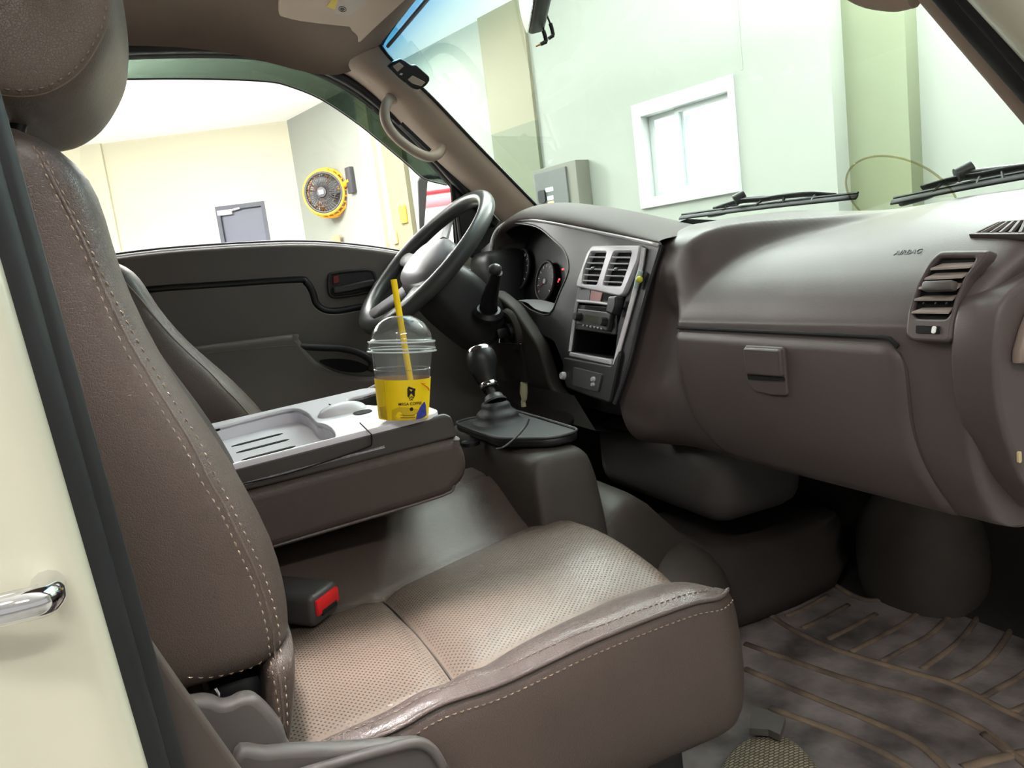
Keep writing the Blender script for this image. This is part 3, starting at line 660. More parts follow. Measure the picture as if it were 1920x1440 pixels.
# ================================================================== dashboard
PK = Plane((.7736, 0, .79), (0, -1, 0), (.264, 0, 1))            # face of the centre stack and cluster, towards the seats
db = thing('dashboard', 'grey-brown truck dashboard with silver-edged centre stack and glovebox', 'dashboard', (.85, 0, .43))
A = [(1.06, .80), (1.0, .818), (.95, .820), (.90, .818), (.86, .814), (.82, .806), (.79, .79), (.776, .765), (.766, .73), (.757, .69), (.748, .654), (.734, .59), (.722, .52), (.735, .46), (.775, .43), (.86, .425)]
B = [(1.06, .795), (1.0, .800), (.95, .792), (.90, .782), (.855, .769), (.815, .750), (.785, .724), (.766, .70), (.756, .68), (.751, .665), (.749, .650), (.748, .585), (.755, .51), (.772, .46), (.795, .435), (.87, .428)]
YB = [(0, -.50), (2, -.42), (3, -.35), (4, -.27), (5, -.215), (6, -.185), (7, -.165), (8, -.152), (9, -.146), (10, -.142), (11, -.145), (12, -.165), (13, -.20), (14, -.23), (15, -.25)]
NS = 9
def dense(prof, n=9): return [Vector((p.x, p.y, 0)) for p in catmull([(a, b, 0) for a, b in prof], n)]
DA, DB = dense(A), dense(B); ND = len(DA)
YR = [(.40, -.672), (.50, -.668), (.60, -.664), (.66, -.666), (.70, -.680), (.74, -.70), (.78, -.72), (.83, -.73)]
rows = []
yst = [-.01, -.03, -.05, -.07, -.085]+[-.095-.0038*k for k in range(150)]
yst = [y for y in yst if y > -.655]
def dpt(y, j):
    idx = j/NS; yb = sinterp(YB, idx); w = sstep(yb+.016, yb-.034, y)
    a_ = DA[j]; dz = .024*sstep(-.13, -.42, y)*(1-sstep(3.5, 6.5, idx))
    p = Vector((a_.x+.034*sstep(-.0, -.12, y)*sstep(7.5, 10, idx), a_.y-dz, 0)).lerp(DB[j], w); x, z = p.x, p.y
    if y > -.09 and j > 20: x += 0
    return x, z
for y in yst: rows.append([Vector((dpt(y, j)[0], y, dpt(y, j)[1])) for j in range(ND)])
# rounded right hand end
for k in range(1, 7):
    t = k/6; row = []
    for j in range(ND):
        x, z = dpt(-.655, j); yr = sinterp(YR, z); a = t*math.pi/2
        row.append(Vector((x+.014*(1-math.cos(a)), -.655+(yr+.655)*math.sin(a)*.98, z-.004*(1-math.cos(a)))))
    rows.append(row)
last = rows[-1]
for dx, dy in ((.03, -.003), (.05, -.003), (.09, 0)):
    rows.append([Vector((min(p.x+dx, 1.06), p.y+dy, p.z+(0 if p.z < .76 else -dx*.25))) for p in last])
body = MB().grid(rows)
# hidden body behind the driver side panel
rows = [[(1.06, y, .80), (.98, y, .82), (.90, y, .83), (.86, y, .82), (.86, y, .70), (.82, y, .56), (.80, y, .46), (.90, y, .42)] for y in (-.02, .1, .3, .5, .70)]
dbody = body.build('dash_body', M['dash'], db, sharp=60)
MB().grid(rows).build('dash_core', M['dash_dark'], db, sharp=30)

# airbag lettering
n_ = Vector((-.62, 0, .78)); 
def surf(px, py):
    dg = bpy.context.evaluated_depsgraph_get(); dg.update(); hit, loc, n, _ = dbody.ray_cast(dbody.matrix_world.inverted() @ CAM_LOC, ray(px, py).normalized())
    return (dbody.matrix_world @ loc, n if n.dot(ray(px, py)) < 0 else -n) if hit else (None, None)
loc, n = surf(1703, 473)
tpn = Plane(loc, (0, -1, 0), n.cross(Vector((0, -1, 0)))); tpn.text('airbag_lettering', 'AIRBAG', (0, 0), .0105, M['black'], db, lift=.0004, th=.0003)

# glovebox door, standing just proud of the dash face, and its latch
def face(y, z, off=0):
    j = min(range(9*NS, ND-4), key=lambda k: abs(dpt(y, k)[1]-z)); x, zz = dpt(y, j); x2, z2 = dpt(y, j+1); t = (z-zz)/(z2-zz) if abs(z2-zz) > 1e-6 else 0
    x += (x2-x)*max(-1, min(1, t)); return Vector((x-off, y, z))
gp = [P(x, y, 0, .749) for x, y in ((1270, 606), (1690, 640), (1697, 700), (1712, 830), (1735, 950), (1640, 935), (1480, 890), (1345, 852), (1310, 800), (1285, 730))]
def gcol(v):
    # left and right edge of the door at height v (0 top .. 1 bottom)
    yl = sinterp([(0, -.158), (.3, -.160), (.6, -.172), (.85, -.205), (1, -.24)], v); yrr = sinterp([(0, -.583), (.1, -.592), (.5, -.597), (1, -.625)], v); return yl, yrr
rows = []
for i in range(25):
    v = i/24; yl, yr_ = gcol(v); row = []
    for k in range(41):
        u = k/40; y = yl+(yr_-yl)*u
        ztop_ = .648-.004*u-.010*max(0, (u-.96)/.04)**2-.006*max(0, (.03-u)/.03)**2; zb_ = .437; z = ztop_+(zb_-ztop_)*v
        ed = min(u*.42, (1-u)*.42, v*.21, (1-v)*.21+.004)
        o = .0075*min(1, ed/.006)**.5-.002
        row.append(face(y, z, o))
    rows.append(row)
gd = MB().grid(rows).build('glovebox_door', M['dash'], db, sharp=0)
# dark gap over the door
gap = []
for k in range(41): u = k/40; gap.append(face(-.156-(.583-.156)*u, .6525-.004*u-.010*max(0, (u-.96)/.04)**2, .0008))
MB().tube(gap, .0028, 8).build('glovebox_gap', M['void'], db)
gap = [face(gcol(v)[1]-.002, .648-.016-.21*v*.95, .0003) for v in [k/20 for k in range(21)]]
MB().tube(gap, .0006, 6).build('glovebox_gap', M['dash_dark'], db)
c_ = face(-.325, .597); pl = Plane(P(1438, 694, 0, c_.x-.007), (0, -1, 0), (-.03, 0, 1))
lat = [pl.px(x, y) for x, y in ((1397, 647), (1470, 651), (1478, 742), (1450, 741), (1415, 733), (1402, 715))]
pl.plate('latch_bezel', [rpoly(lat, .006)], .006, M['dash'], gd, lift=-.004, bev=.002)
pl.plate('latch_handle', [rpoly([pl.px(x, y) for x, y in ((1399, 650), (1468, 654), (1473, 706), (1404, 701))], .005)], .011, M['dash'], gd, lift=-.004, bev=.003)
pl.plate('latch_pocket', [rpoly([pl.px(x, y) for x, y in ((1404, 702), (1474, 707), (1475, 714), (1440, 713), (1406, 711))], .002)], .001, M['void'], gd, lift=.0022)

# right face vent
pv = Plane((.7445, -.63, .645), (0, -1, 0), (.33, 0, 1))
def sc(pts, f=2.88, ox=1660, oy=420): return [(ox+x/f, oy+y/f) for x, y in pts]
vo = pv.ppx(sc(((320, 152), (590, 150), (572, 190), (470, 300), (415, 420), (385, 560), (378, 625), (350, 645), (160, 635), (132, 600), (145, 480), (195, 330), (265, 200))))
vi = pv.ppx(sc(((318, 190), (515, 190), (484, 240), (440, 310), (402, 400), (376, 490), (352, 520), (186, 516), (168, 490), (180, 440), (212, 340), (262, 250))))
vt = pv.plate('side_vent', [rpoly(vo, .006), rpoly(vi, .004)], .016, M['dash'], db, lift=-.008, bev=.003)
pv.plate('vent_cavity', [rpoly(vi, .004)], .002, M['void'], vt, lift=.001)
mv = mat('dusty_vane', (128, 116, 108), .6, var=.15, vscale=40)
for q in (((272, 248), (318, 216), (506, 208), (484, 236)), ((240, 300), (282, 268), (464, 262), (444, 290)), ((208, 350), (250, 325), (430, 322), (418, 350)), ((184, 412), (225, 388), (398, 386), (392, 412)), ((172, 480), (212, 455), (378, 452), (372, 482))):
    a, b, c, d = (pv.px(*p) for p in sc(q)); m1 = MB()
    m1.add([pv.at(a.x, a.y, .0085), pv.at(d.x, d.y, .0085), pv.at(c.x, c.y, .003), pv.at(b.x, b.y, .003), pv.at(a.x, a.y-.0022, .0085), pv.at(d.x, d.y-.0022, .0085), pv.at(c.x, c.y-.002, .003), pv.at(b.x, b.y-.002, .003)], [(0, 1, 2, 3), (7, 6, 5, 4), (0, 4, 5, 1), (1, 5, 6, 2), (2, 6, 7, 3), (3, 7, 4, 0)])
    m1.build('vent_vane', mv, vt, smooth=False)
for x in (235, 300, 360):
    q = pv.px(*sc(((x, 435),))[0]); MB().box(pv.at(q.x, q.y, .003), (.002, .002, .012), 0, 1, pv.R).build('vent_rib', M['black'], vt, smooth=False)
q = pv.px(*sc(((332, 348),))[0]); MB().box(pv.at(q.x, q.y, .012), (.036, .011, .012), .003, 2, pv.R).build('vane_knob', M['grey_cover'], vt)
sw = pv.ppx(sc(((197, 556), (325, 560), (322, 600), (195, 596)))); sp_ = pv.plate('vent_shutter_slot', [rpoly(sw, .001)], .002, M['void'], vt, lift=.0075)
q = pv.px(*sc(((296, 580),))[0]); pv.plate('slot_mark', [rrect(.0045, .008, .002, q.x, q.y)], .002, mat('white_mark', (235, 235, 232), .5), vt, lift=.0088)

# defroster grille on the top
loc, n = surf(1885, 432); 
if loc is None: loc, n = Vector((.9, -.62, .785)), Vector((-.2, 0, .98))
pg = Plane(loc, (0, -1, 0), n.cross(Vector((0, -1, 0))))
go = [pg.px(x, y, .002) for x, y in ((1818, 443), (1872, 419), (1960, 412), (1975, 444))]; gi = [pg.px(x, y, .002) for x, y in ((1832, 440), (1874, 421), (1952, 415), (1960, 440))]
gv = pg.plate('defrost_vent', [go, gi], .008, M['dash'], db, lift=-.003, bev=.001); pg.plate('vent_cavity', [gi], .002, M['void'], gv, lift=-.001)
for k in range(7):
    t = (k+.6)/7; a = gi[0].lerp(gi[3], t); b = gi[1].lerp(gi[2], t); MB().tube([pg.at(a.x, a.y, .003), pg.at(b.x, b.y, .003)], .0028, 6).build('vent_slat', M['dash'], gv)

# end face cover at the door side
pe_ = Plane((.8, -.7, .6), (1, 0, 0), (0, 0, 1))
eo = pe_.ppx([(1990, 470), (1920, 524), (1884, 560), (1871, 594), (1863, 656), (1865, 719), (1875, 788), (1896, 854), (1919, 906), (1960, 960), (2090, 960), (2100, 500)])
en = pe_.plate('end_cover', [catmull(eo[:10], 4)+eo[10:]], .05, M['dash'], db, lift=-.048, bev=.006)
eo = pe_.ppx([(1960, 540), (1920, 573), (1903, 614), (1891, 656), (1890, 680), (1920, 682), (1980, 684)]); pe_.plate('end_grip', [eo], .012, mat('grip_beige', (128, 112, 102), .5), en, lift=.002, bev=.004)
q = pe_.px(1911, 857, .003); pe_.plate('screw', [rrect(.005, .012, .002, q.x, q.y)], .002, mat('screw_yellow', (196, 180, 140), .5), en, lift=.002)

# ---- driver side: hood pad, silver lip, panel with the instrument bowl
def s6(pts): return [(880+x/3.789, 420+y/3.789) for x, y in pts]
lip = [(921, 560), (920, 500), (922, 455), (933, 430), (955, 416), (985, 411), (1030, 416), (1100, 430), (1180, 446), (1236, 459)]
lipP = [PK.p3(x, y, .004) for x, y in lip]
topl = [PK.px(*p) for p in lip]
bowl = s6(((165, 640), (170, 300), (176, 150), (215, 40), (280, -5), (420, 5), (510, 35), (600, 110), (680, 190), (712, 290), (700, 370), (650, 480), (572, 645), (440, 612), (330, 545)))
bowl2 = PK.ppx(bowl); bowl2 = catmull(bowl2, 3, True)
outer = [PK.px(x, y) for x, y in ((921, 600), (920, 500), (922, 455), (933, 430), (955, 416), (985, 411), (1030, 416), (1100, 430), (1180, 446), (1240, 459), (1208, 560), (1178, 680), (1152, 757), (1100, 740), (1062, 722), (1060, 690), (1040, 640), (985, 610))]
vent_hole = s6(((890, 190), (1225, 190), (1170, 330), (1060, 720), (1035, 960), (735, 905), (760, 690), (790, 450)))
panel = PK.plate('stack_panel', [rpoly(outer, .01), bowl2, PK.ppx(vent_hole)], .014, M['panel'], db, lift=-.012, bev=.003)
MB().tube(catmull(lipP, 5), .0048, 8).build('silver_lip', M['silver_bright'], panel, sharp=0)
q = [PK.p3(x, y, .003) for x, y in ((1240, 459), (1226, 505), (1208, 563), (1178, 683), (1152, 757))]; MB().tube(catmull(q, 4), .0035, 8).build('panel_edge', M['dash_dark'], panel)
rows = []
hood = [(926, 470), (930, 440), (946, 421), (970, 412), (1000, 411), (1060, 420), (1120, 432), (1180, 444), (1236, 455)]
for i, (x, y) in enumerate(hood):
    p = PK.p3(x, y, .008); k = sinterp([(0, .35), (2, .8), (4, 1), (6, .85), (7, .6), (8, .25)], i)
    rows.append([p+Vector((dx, 0, dz*k)) for dx, dz in ((.012, -.012), (.0, -.002), (-.002, .006), (.004, .016), (.02, .026), (.05, .034), (.09, .034), (.14, .02), (.2, -.02), (.26, -.07))])
MB().grid(rows).build('cluster_hood', M['hood'], db, sub=2, sharp=0)
# bowl walls and instrument face
bw_ = [[PK.at(q.x, q.y, .001) for q in bowl2], [PK.at(q.x*.98+.0, q.y-.0005, -.03) for q in bowl2], [PK.at(q.x*.95-.005, q.y, -.075) for q in bowl2]]
MB().grid(bw_, cu=True).build('instrument_bowl', M['black'], panel, sharp=0)
MB().tube([PK.at(q.x, q.y, .0015) for q in bowl2], .0022, 6, closed=True).build('bowl_rim', M['dash_dark'], panel)
fc = MB(); fc.add([PK.at(q.x*.95-.005, q.y, -.074) for q in bowl2], [tuple(range(len(bowl2)))]); face_ = fc.build('instrument_face', M['black'], panel, smooth=False)
mg_ = mat('gauge_face', (44, 45, 50), .4); mr_ = mat('warning_red', (255, 30, 40), .4, emit=(255, 30, 45), estr=2.2); mw_ = mat('gauge_white', (225, 225, 225), .5, emit=(255, 255, 255), estr=.15)
for gx, gy, gr in ((1021, 527, .046), (975, 505, .050)):
    q = PK.px(gx, gy, -.06)
    g_ = PK.plate('gauge', [[q+Vector((gr*math.cos(a), gr*math.sin(a))) for a in [2*math.pi*k/40 for k in range(40)]]], .004, mg_, panel, lift=-.066)
    MB().tube([PK.at(q.x+gr*math.cos(a), q.y+gr*math.sin(a), -.061) for a in [2*math.pi*k/40 for k in range(40)]], .0035, 8, closed=True).build('gauge_ring', M['dash'], g_, sharp=0)
    tk = MB()
    for k in range(11):
        a = math.radians(220-26*k); tk.tube([PK.at(q.x+gr*.72*math.cos(a), q.y+gr*.72*math.sin(a), -.0615), PK.at(q.x+gr*.86*math.cos(a), q.y+gr*.86*math.sin(a), -.0615)], .0007, 4)
    tk.build('gauge_ticks', mw_, g_, smooth=False)
    a = math.radians(215); MB().tube([PK.at(q.x, q.y, -.060), PK.at(q.x+gr*.7*math.cos(a), q.y+gr*.7*math.sin(a), -.060)], [.0016, .0006], 6).build('needle', M['red'], g_)
    MB().lathe([(.0, .003), (.006, .003), (.0075, 0)], PK.at(q.x, q.y, -.0615), PK.w, 16).build('needle_hub', M['silver_soft'], g_)
for x, y, w in ((1056, 505, .010), (1049, 524, .007), (1047, 528, .004)):
    q = PK.px(x, y, -.058); PK.plate('warning_lamp', [rrect(w, .004, .001, q.x, q.y)], .001, mr_, panel, lift=-.058)
q = s6(((325, 540), (380, 548), (432, 562), (455, 602), (570, 640), (590, 590), (500, 545), (400, 520)))
qq = [PK.px(x, y) for x, y in q]; MB().grid([[PK.at(p.x, p.y, .002) for p in qq[:5]], [PK.at(qq[7].x, qq[7].y, -.03)]+[PK.at(a.x, a.y, -.035) for a in (qq[7].lerp(qq[6], .5), qq[6], qq[6].lerp(qq[5], .5), qq[5])]]).build('bowl_lip', M['silver_soft'], panel, sub=1)
# centre vents
vf = s6(((905, 160), (1250, 158), (1232, 260), (1130, 500), (1100, 520), (790, 452), (800, 400), (840, 290), (870, 205)))
vl = s6(((897, 206), (1008, 206), (985, 290), (938, 436), (832, 430), (850, 320))); vr = s6(((1062, 206), (1188, 206), (1165, 300), (1112, 446), (984, 440), (1015, 330)))
cv = PK.plate('centre_vent', [rpoly(PK.ppx(vf), .006), rpoly(PK.ppx(vl), .004), rpoly(PK.ppx(vr), .004)], .014, M['silver_soft'], db, lift=-.003, bev=.003)
for hole in (vl, vr):
    h2 = PK.ppx(hole); PK.plate('vent_cavity', [h2], .002, M['void'], cv, lift=-.002)
    for k in range(5):
        t = (k+.75)/5.4; a = h2[0].lerp(h2[4], t); b = h2[1].lerp(h2[3], t); a, b = a+(b-a)*.02, b
        MB().tube([PK.at(a.x, a.y-.001, .008), PK.at(b.x, b.y-.001, .008)], [(.0016, .005)]*2, 8, flat=tuple(PK.w)).build('vent_vane', M['silver_bright'], cv)
    c2 = (h2[0]+h2[1]+h2[3]+h2[4])/4; MB().box(PK.at(c2.x, c2.y, .011), (.014, .006, .006), .002, 2, PK.R).build('vane_knob', M['dash_dark'], cv)
# silver frame of the radio shaft
fo = s6(((1240, 240), (1268, 165), (1225, 400), (1150, 640), (1075, 900), (1035, 1002), (735, 915), (700, 905), (740, 690), (765, 560), (790, 450), (830, 300), (870, 200)))
lft = catmull([PK.p3(x, y, .004) for x, y in s6(((800, 420), (765, 560), (745, 690), (715, 905)))], 4); MB().tube(lft, (.0035), 8).build('stack_frame', M['silver_bright'], panel)
rgt = catmull([PK.p3(x, y, .006) for x, y in s6(((1240, 170), (1215, 330), (1165, 520), (1110, 720), (1060, 900), (1035, 1000)))], 4); MB().tube(rgt, .0045, 8).build('stack_frame', M['silver_bright'], panel)
bb = PK.ppx(s6(((735, 912), (1030, 965), (1028, 1005), (730, 940)))); PK.plate('stack_frame', [rpoly(bb, .003)], .010, M['silver'], panel, lift=-.002, bev=.002)
# heater controls
hcn = PK.plate('heater_panel', [rpoly(PK.ppx(s6(((785, 455), (1105, 470), (1060, 585), (765, 545)))), .003)], .01, M['dash_dark'], db, lift=-.006, bev=.001)
for pts, m_ in ((((795, 470), (882, 470), (872, 546), (780, 538)), mat('grey_label', (122, 122, 128), .5)), (((888, 472), (972, 474), (950, 553), (876, 546)), mat('pink_label', (196, 140, 140), .5))): PK.plate('heater_label', [PK.ppx(s6(pts))], .002, m_, hcn, lift=.005)
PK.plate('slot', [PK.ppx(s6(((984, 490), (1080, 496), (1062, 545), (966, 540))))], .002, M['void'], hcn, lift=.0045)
MB().tube([PK.p3(x, y, .006) for x, y in s6(((770, 547), (920, 560), (1048, 580)))], .003, 8).build('heater_rail', M['silver_soft'], hcn)
# radio
rd = PK.plate('radio', [rpoly(PK.ppx(s6(((768, 572), (1060, 590), (1045, 790), (755, 750)))), .003)], .02, M['black'], db, lift=-.018, bev=.002)
PK.plate('radio_face', [rpoly(PK.ppx(s6(((800, 605), (1040, 635), (1010, 765), (790, 715)))), .003)], .012, M['dash_dark'], rd, lift=-.002, bev=.002)
PK.plate('tape_slot', [PK.ppx(s6(((840, 582), (1030, 600), (1010, 622), (830, 605))))], .001, M['void'], rd, lift=.0035)
PK.plate('display', [PK.ppx(s6(((862, 648), (972, 668), (962, 722), (850, 700))))], .001, mat('radio_display', (72, 72, 60), .25), rd, lift=.0105)
for x, y in ((815, 665), (1000, 700)):
    q = PK.px(*s6(((x, y),))[0]); MB().lathe([(0, .014), (.007, .014), (.008, .011), (.009, 0)], PK.at(q.x, q.y, .008), PK.w, 20).build('radio_knob', M['black'], rd)
for k in range(6):
    q = PK.px(*s6(((845+k*26, 726+k*4.5),))[0]); MB().box(PK.at(q.x, q.y, .011), (.005, .004, .003), .001, 1, PK.R).build('radio_button', M['silver_soft'], rd)
# cubby under the radio
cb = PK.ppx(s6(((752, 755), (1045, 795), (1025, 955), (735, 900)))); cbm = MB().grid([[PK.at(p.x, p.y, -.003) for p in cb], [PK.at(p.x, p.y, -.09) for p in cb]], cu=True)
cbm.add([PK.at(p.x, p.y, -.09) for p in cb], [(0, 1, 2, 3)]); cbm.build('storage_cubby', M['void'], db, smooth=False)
# lower switch panel
lp_ = PK.plate('switch_panel', [rpoly(PK.ppx(s6(((700, 950), (1040, 1012), (1095, 900), (1105, 930), (1030, 1275), (900, 1235), (720, 1165), (690, 1060)))), .005)], .014, M['black'], db, lift=-.004, bev=.003)
PK.plate('switch_cover', [rpoly(PK.ppx(s6(((780, 1020), (985, 1070), (955, 1200), (770, 1150)))), .004)], .004, M['dash_dark'], lp_, lift=.009, bev=.001)
for x, y, r_, m_ in ((706, 1082, .008, 'silver_soft'), (928, 1108, .005, 'silver_soft'), (926, 1145, .004, 'silver_soft')):
    q = PK.px(*s6(((x, y),))[0]); MB().lathe([(0, .010), (r_*.8, .010), (r_, .006), (r_, 0)], PK.at(q.x, q.y, .008), PK.w, 18).build('switch_knob', M[m_], lp_)
# left vent behind the wheel
lv = PK.plate('side_vent', [rpoly([PK.px(x, y) for x, y in ((925, 455), (908, 470), (899, 492), (896, 522), (925, 530))], .004), rpoly([PK.px(x, y) for x, y in ((924, 474), (914, 482), (908, 500), (906, 519), (924, 522))], .002)], .02, M['silver_soft'], db, lift=-.01, bev=.002)
for k in range(5):
    y = 482+k*9; MB().tube([PK.p3(907, y, .004), PK.p3(926, y+1, .004)], .0016, 6).build('vent_vane', M['silver_soft'], lv)
PK.plate('vent_cavity', [[PK.px(x, y) for x, y in ((930, 470), (905, 480), (902, 525), (930, 530))]], .002, M['void'], lv, lift=-.008)
MB().box((.80, .64, .66), (.12, .14, .34), .03, 3).build('dash_corner', M['dash_dark'], db)
# knee panel and column cover
kp = Plane((.712, .4, .62), (0, -1, 0), (-.12, 0, 1))
kol = kp.ppx(((690, 640), (770, 560), (930, 548), (962, 575), (1010, 645), (1035, 725), (1080, 780), (1070, 800), (1000, 790), (960, 745), (880, 735), (700, 760)))
knp = kp.plate('knee_panel', [rpoly(kol, .02)], .03, M['lower'], db, lift=-.025, bev=.006)
low = MB().grid([[(.70, y, .52), (.74, y, .44), (.82, y, .42), (.92, y, .44)] for y in (.12, .3, .5, .7)]); low.build('lower_dash', M['dash_dark'], db)
nW = Vector((-math.cos(math.radians(48))*math.cos(math.radians(4)), -math.cos(math.radians(48))*math.sin(math.radians(4)), math.sin(math.radians(48))))
cW = P(797, 490, 1, .46); aW = Vector((-math.sin(math.radians(4)), math.cos(math.radians(4)), 0)); bW = nW.cross(aW)
if bW.z < 0: bW = -bW
rows = []
for d_, ra, rb in ((.03, .03, .03), (.034, .062, .05), (.05, .075, .062), (.09, .078, .07), (.13, .075, .07), (.18, .072, .068), (.24, .07, .066)):
    rows.append([cW-nW*d_+aW*(ra*math.copysign(abs(math.cos(t))**.6, math.cos(t)))+bW*(rb*math.copysign(abs(math.sin(t))**.6, math.sin(t))-.02) for t in [2*math.pi*k/32 for k in range(32)]])
clm = MB().grid(rows, cu=True, cap=True).build('column_cover', M['dash_dark'], db, sub=1, sharp=0)
kc = kp.px(964, 618); kw = kp.at(kc.x, kc.y, .006)
MB().lathe([(.052, -.01), (.050, .004), (.044, .010), (.036, .010), (.034, .002)], kw, kp.w, 36).build('ignition_bezel', M['lower'], db)
MB().lathe([(0, .012), (.018, .012), (.020, .008), (.022, 0), (.034, .001)], kw, kp.w, 30).build('ignition_lock', M['black'], db)
stk = [P(x, y, 0, .645) for x, y in ((915, 585), (918, 560), (926, 530), (932, 510))]
sm = MB(); sm.tube(stk, [.021, .018, .014, .012], 14); sm.build('wiper_stalk', M['black'], db); MB().ball(stk[-1]+Vector((-.004, 0, .006)), (.014, .014, .012), 18, 10, .9).build('stalk_knob', M['wheel'], db)
MB().lathe([(.034, -.006), (.034, .004), (.026, .012), (.02, .012)], stk[0]+Vector((.0, 0, -.004)), (stk[1]-stk[0]), 24).build('stalk_collar', M['black'], db)

# ---- ignition key with hanging tag
ky = thing('ignition_key', 'key in the ignition with black leather fob and pale tag hanging down', 'key', tuple(kw))
MB().box(kw+kp.w*.024, (.008, .026, .022), .004, 2, Matrix((kp.u, kp.w, kp.v)).transposed()).build('key_head', M['black'], ky)
c1 = P(976, 645, 0, .655); MB().tube([kw+kp.w*.03, kw+kp.w*.034+Vector((0, 0, -.02)), c1], .0015, 6).build('key_ring', M['chrome'], ky)
f1, f2 = P(978, 668, 0, .655), P(984, 716, 0, .655); MB().tube([c1, f1, f2], [(.004, .002), (.013, .004), (.016, .004)], 10, flat=(1, 0, 0)).build('leather_fob', M['black'], ky)
f3 = [P(982, 718, 0, .652), P(982, 736, 0, .652), P(983, 748, 0, .652), P(981, 752, 0, .652), P(982, 762, 0, .652)]; MB().tube(f3, [.0075, .0085, .006, .005, .0055], 10).build('key_tag', mat('tag_ivory', (206, 200, 164), .5), ky)

# ---- freshener clip at the edge of the stack
fc_ = thing('air_freshener_clip', 'small blue and yellow clip hooked on the silver edge of the centre stack', 'air freshener', tuple(PK.p3(1200, 520)))
MB().tube([PK.p3(x, y, .012) for x, y in ((1201, 508), (1197, 522), (1192, 540))], [.005, .006, .004], 10).build('clip_body', mat('pale_blue', (176, 196, 196), .4), fc_)
MB().ball(PK.p3(1199, 524, .018), (.006, .006, .006)).build('clip_drop', mat('lime_yellow', (206, 205, 60), .4), fc_)
ph = thing('phone_holder', 'black phone holder arm clipped beside the radio', 'phone holder', tuple(PK.p3(1168, 580)))
hh = PK.ppx(s6(((1070, 525), (1130, 522), (1125, 600), (1100, 660), (1050, 640)))); PK.plate('holder_jaw', [rpoly(hh, .005)], .018, M['black'], ph, lift=.008, bev=.004)

# ---- steering wheel
sw_ = thing('steering_wheel', 'black four-spoke steering wheel with grey horn pad', 'steering wheel', tuple(cW))
rim = MB(); rim.tube([cW+aW*(.19*math.cos(t))+bW*(.19*math.sin(t)) for t in [2*math.pi*k/72 for k in range(72)]], .0178, 16, closed=True); rim.build('rim', M['wheel'], sw_, sharp=0)
for ang, w in ((8, .020), (172, .020), (242, .026), (298, .026)):
    a = math.radians(ang); dr = aW*math.cos(a)+bW*math.sin(a)
    MB().tube([cW+dr*.05-nW*.022, cW+dr*.10-nW*.016, cW+dr*.15-nW*.006, cW+dr*.187], [(w*1.5, .012), (w*1.2, .011), (w, .010), (w, .009)], 14, flat=tuple(nW)).build('spoke', M['wheel_pad'], sw_, sharp=0)
RW = Matrix((aW, bW, nW)).transposed()
MB().ball(cW-nW*.010+bW*.0, (.092, .066, .030), 28, 14, .75, RW).build('horn_pad', M['wheel_pad'], sw_, sharp=0)
MB().ball(cW-nW*.026+bW*-.008, (.097, .080, .028), 28, 14, .8, RW).build('hub_cover', M['wheel'], sw_, sharp=0)

# ---- gear lever
gl = thing('gear_lever', 'gear lever with chrome-capped black knob and rubber boot', 'gear lever', (.5, .02, .5))
kb, kt = P(917, 722, 0, .50), P(897, 652, 0, .50); ax_ = (kt-kb); LK = ax_.length; ax_.normalize()
MB().lathe([(.0, -.004), (.013, -.004), (.0145, .0), (.0155, .008), (.019, .02), (.0262, LK*.55), (.0270, LK*.7), (.0255, LK*.82), (.0240, LK*.88)], kb, ax_, 30).build('knob', M['black'], gl, sharp=0)
MB().lathe([(.0243, LK*.86), (.0240, LK*.93), (.020, LK*1.0), (.011, LK*1.04), (0, LK*1.045)], kb, ax_, 30).build('knob_cap', M['chrome'], gl, sharp=0)
MB().lathe([(.015, -.004), (.0168, -.002), (.0168, .003), (.0152, .005)], kb, ax_, 26).build('knob_ring', M['chrome'], gl)
s0 = P(928, 752, 0, .50); MB().tube([kb, s0], .0085, 12).build('lever_shaft', M['black'], gl)
MB().lathe([(.010, .012), (.016, .010), (.018, .003), (.021, 0), (.021, -.004)], s0, (kb-s0), 26).build('boot_ring', M['dash_dark'], gl)
b0 = Vector((.50, .035, .512)); rows = []
for k in range(13):
    t = k/12; c = s0.lerp(b0, t); rx = .0185+(.046-.0185)*t+.0018*math.sin(t*math.pi*5); rows.append([c+Vector((rx*math.copysign(abs(math.cos(a))**.75, math.cos(a)), rx*1.1*math.copysign(abs(math.sin(a))**.75, math.sin(a)), 0)) for a in [2*math.pi*j/28 for j in range(28)]])
MB().grid(rows, cu=True).build('boot', M['rubber'], gl, sharp=0)
zb = Plane((.5, 0, .5085), (1, 0, 0), (0, 1, 0)); bo = [Vector((-.062, .105)), Vector((-.06, -.10)), Vector((.0, -.175)), Vector((.055, -.165)), Vector((.06, .10))]
zb.plate('boot_base', [rpoly(bo, .03)], .014, M['black'], gl, lift=-.004, bev=.005)
q = [zb.at(p.x, p.y, .011) for p in rpoly(bo, .03)]; MB().tube(q, .0022, 6, closed=True).build('base_rim', M['dash_dark'], gl)
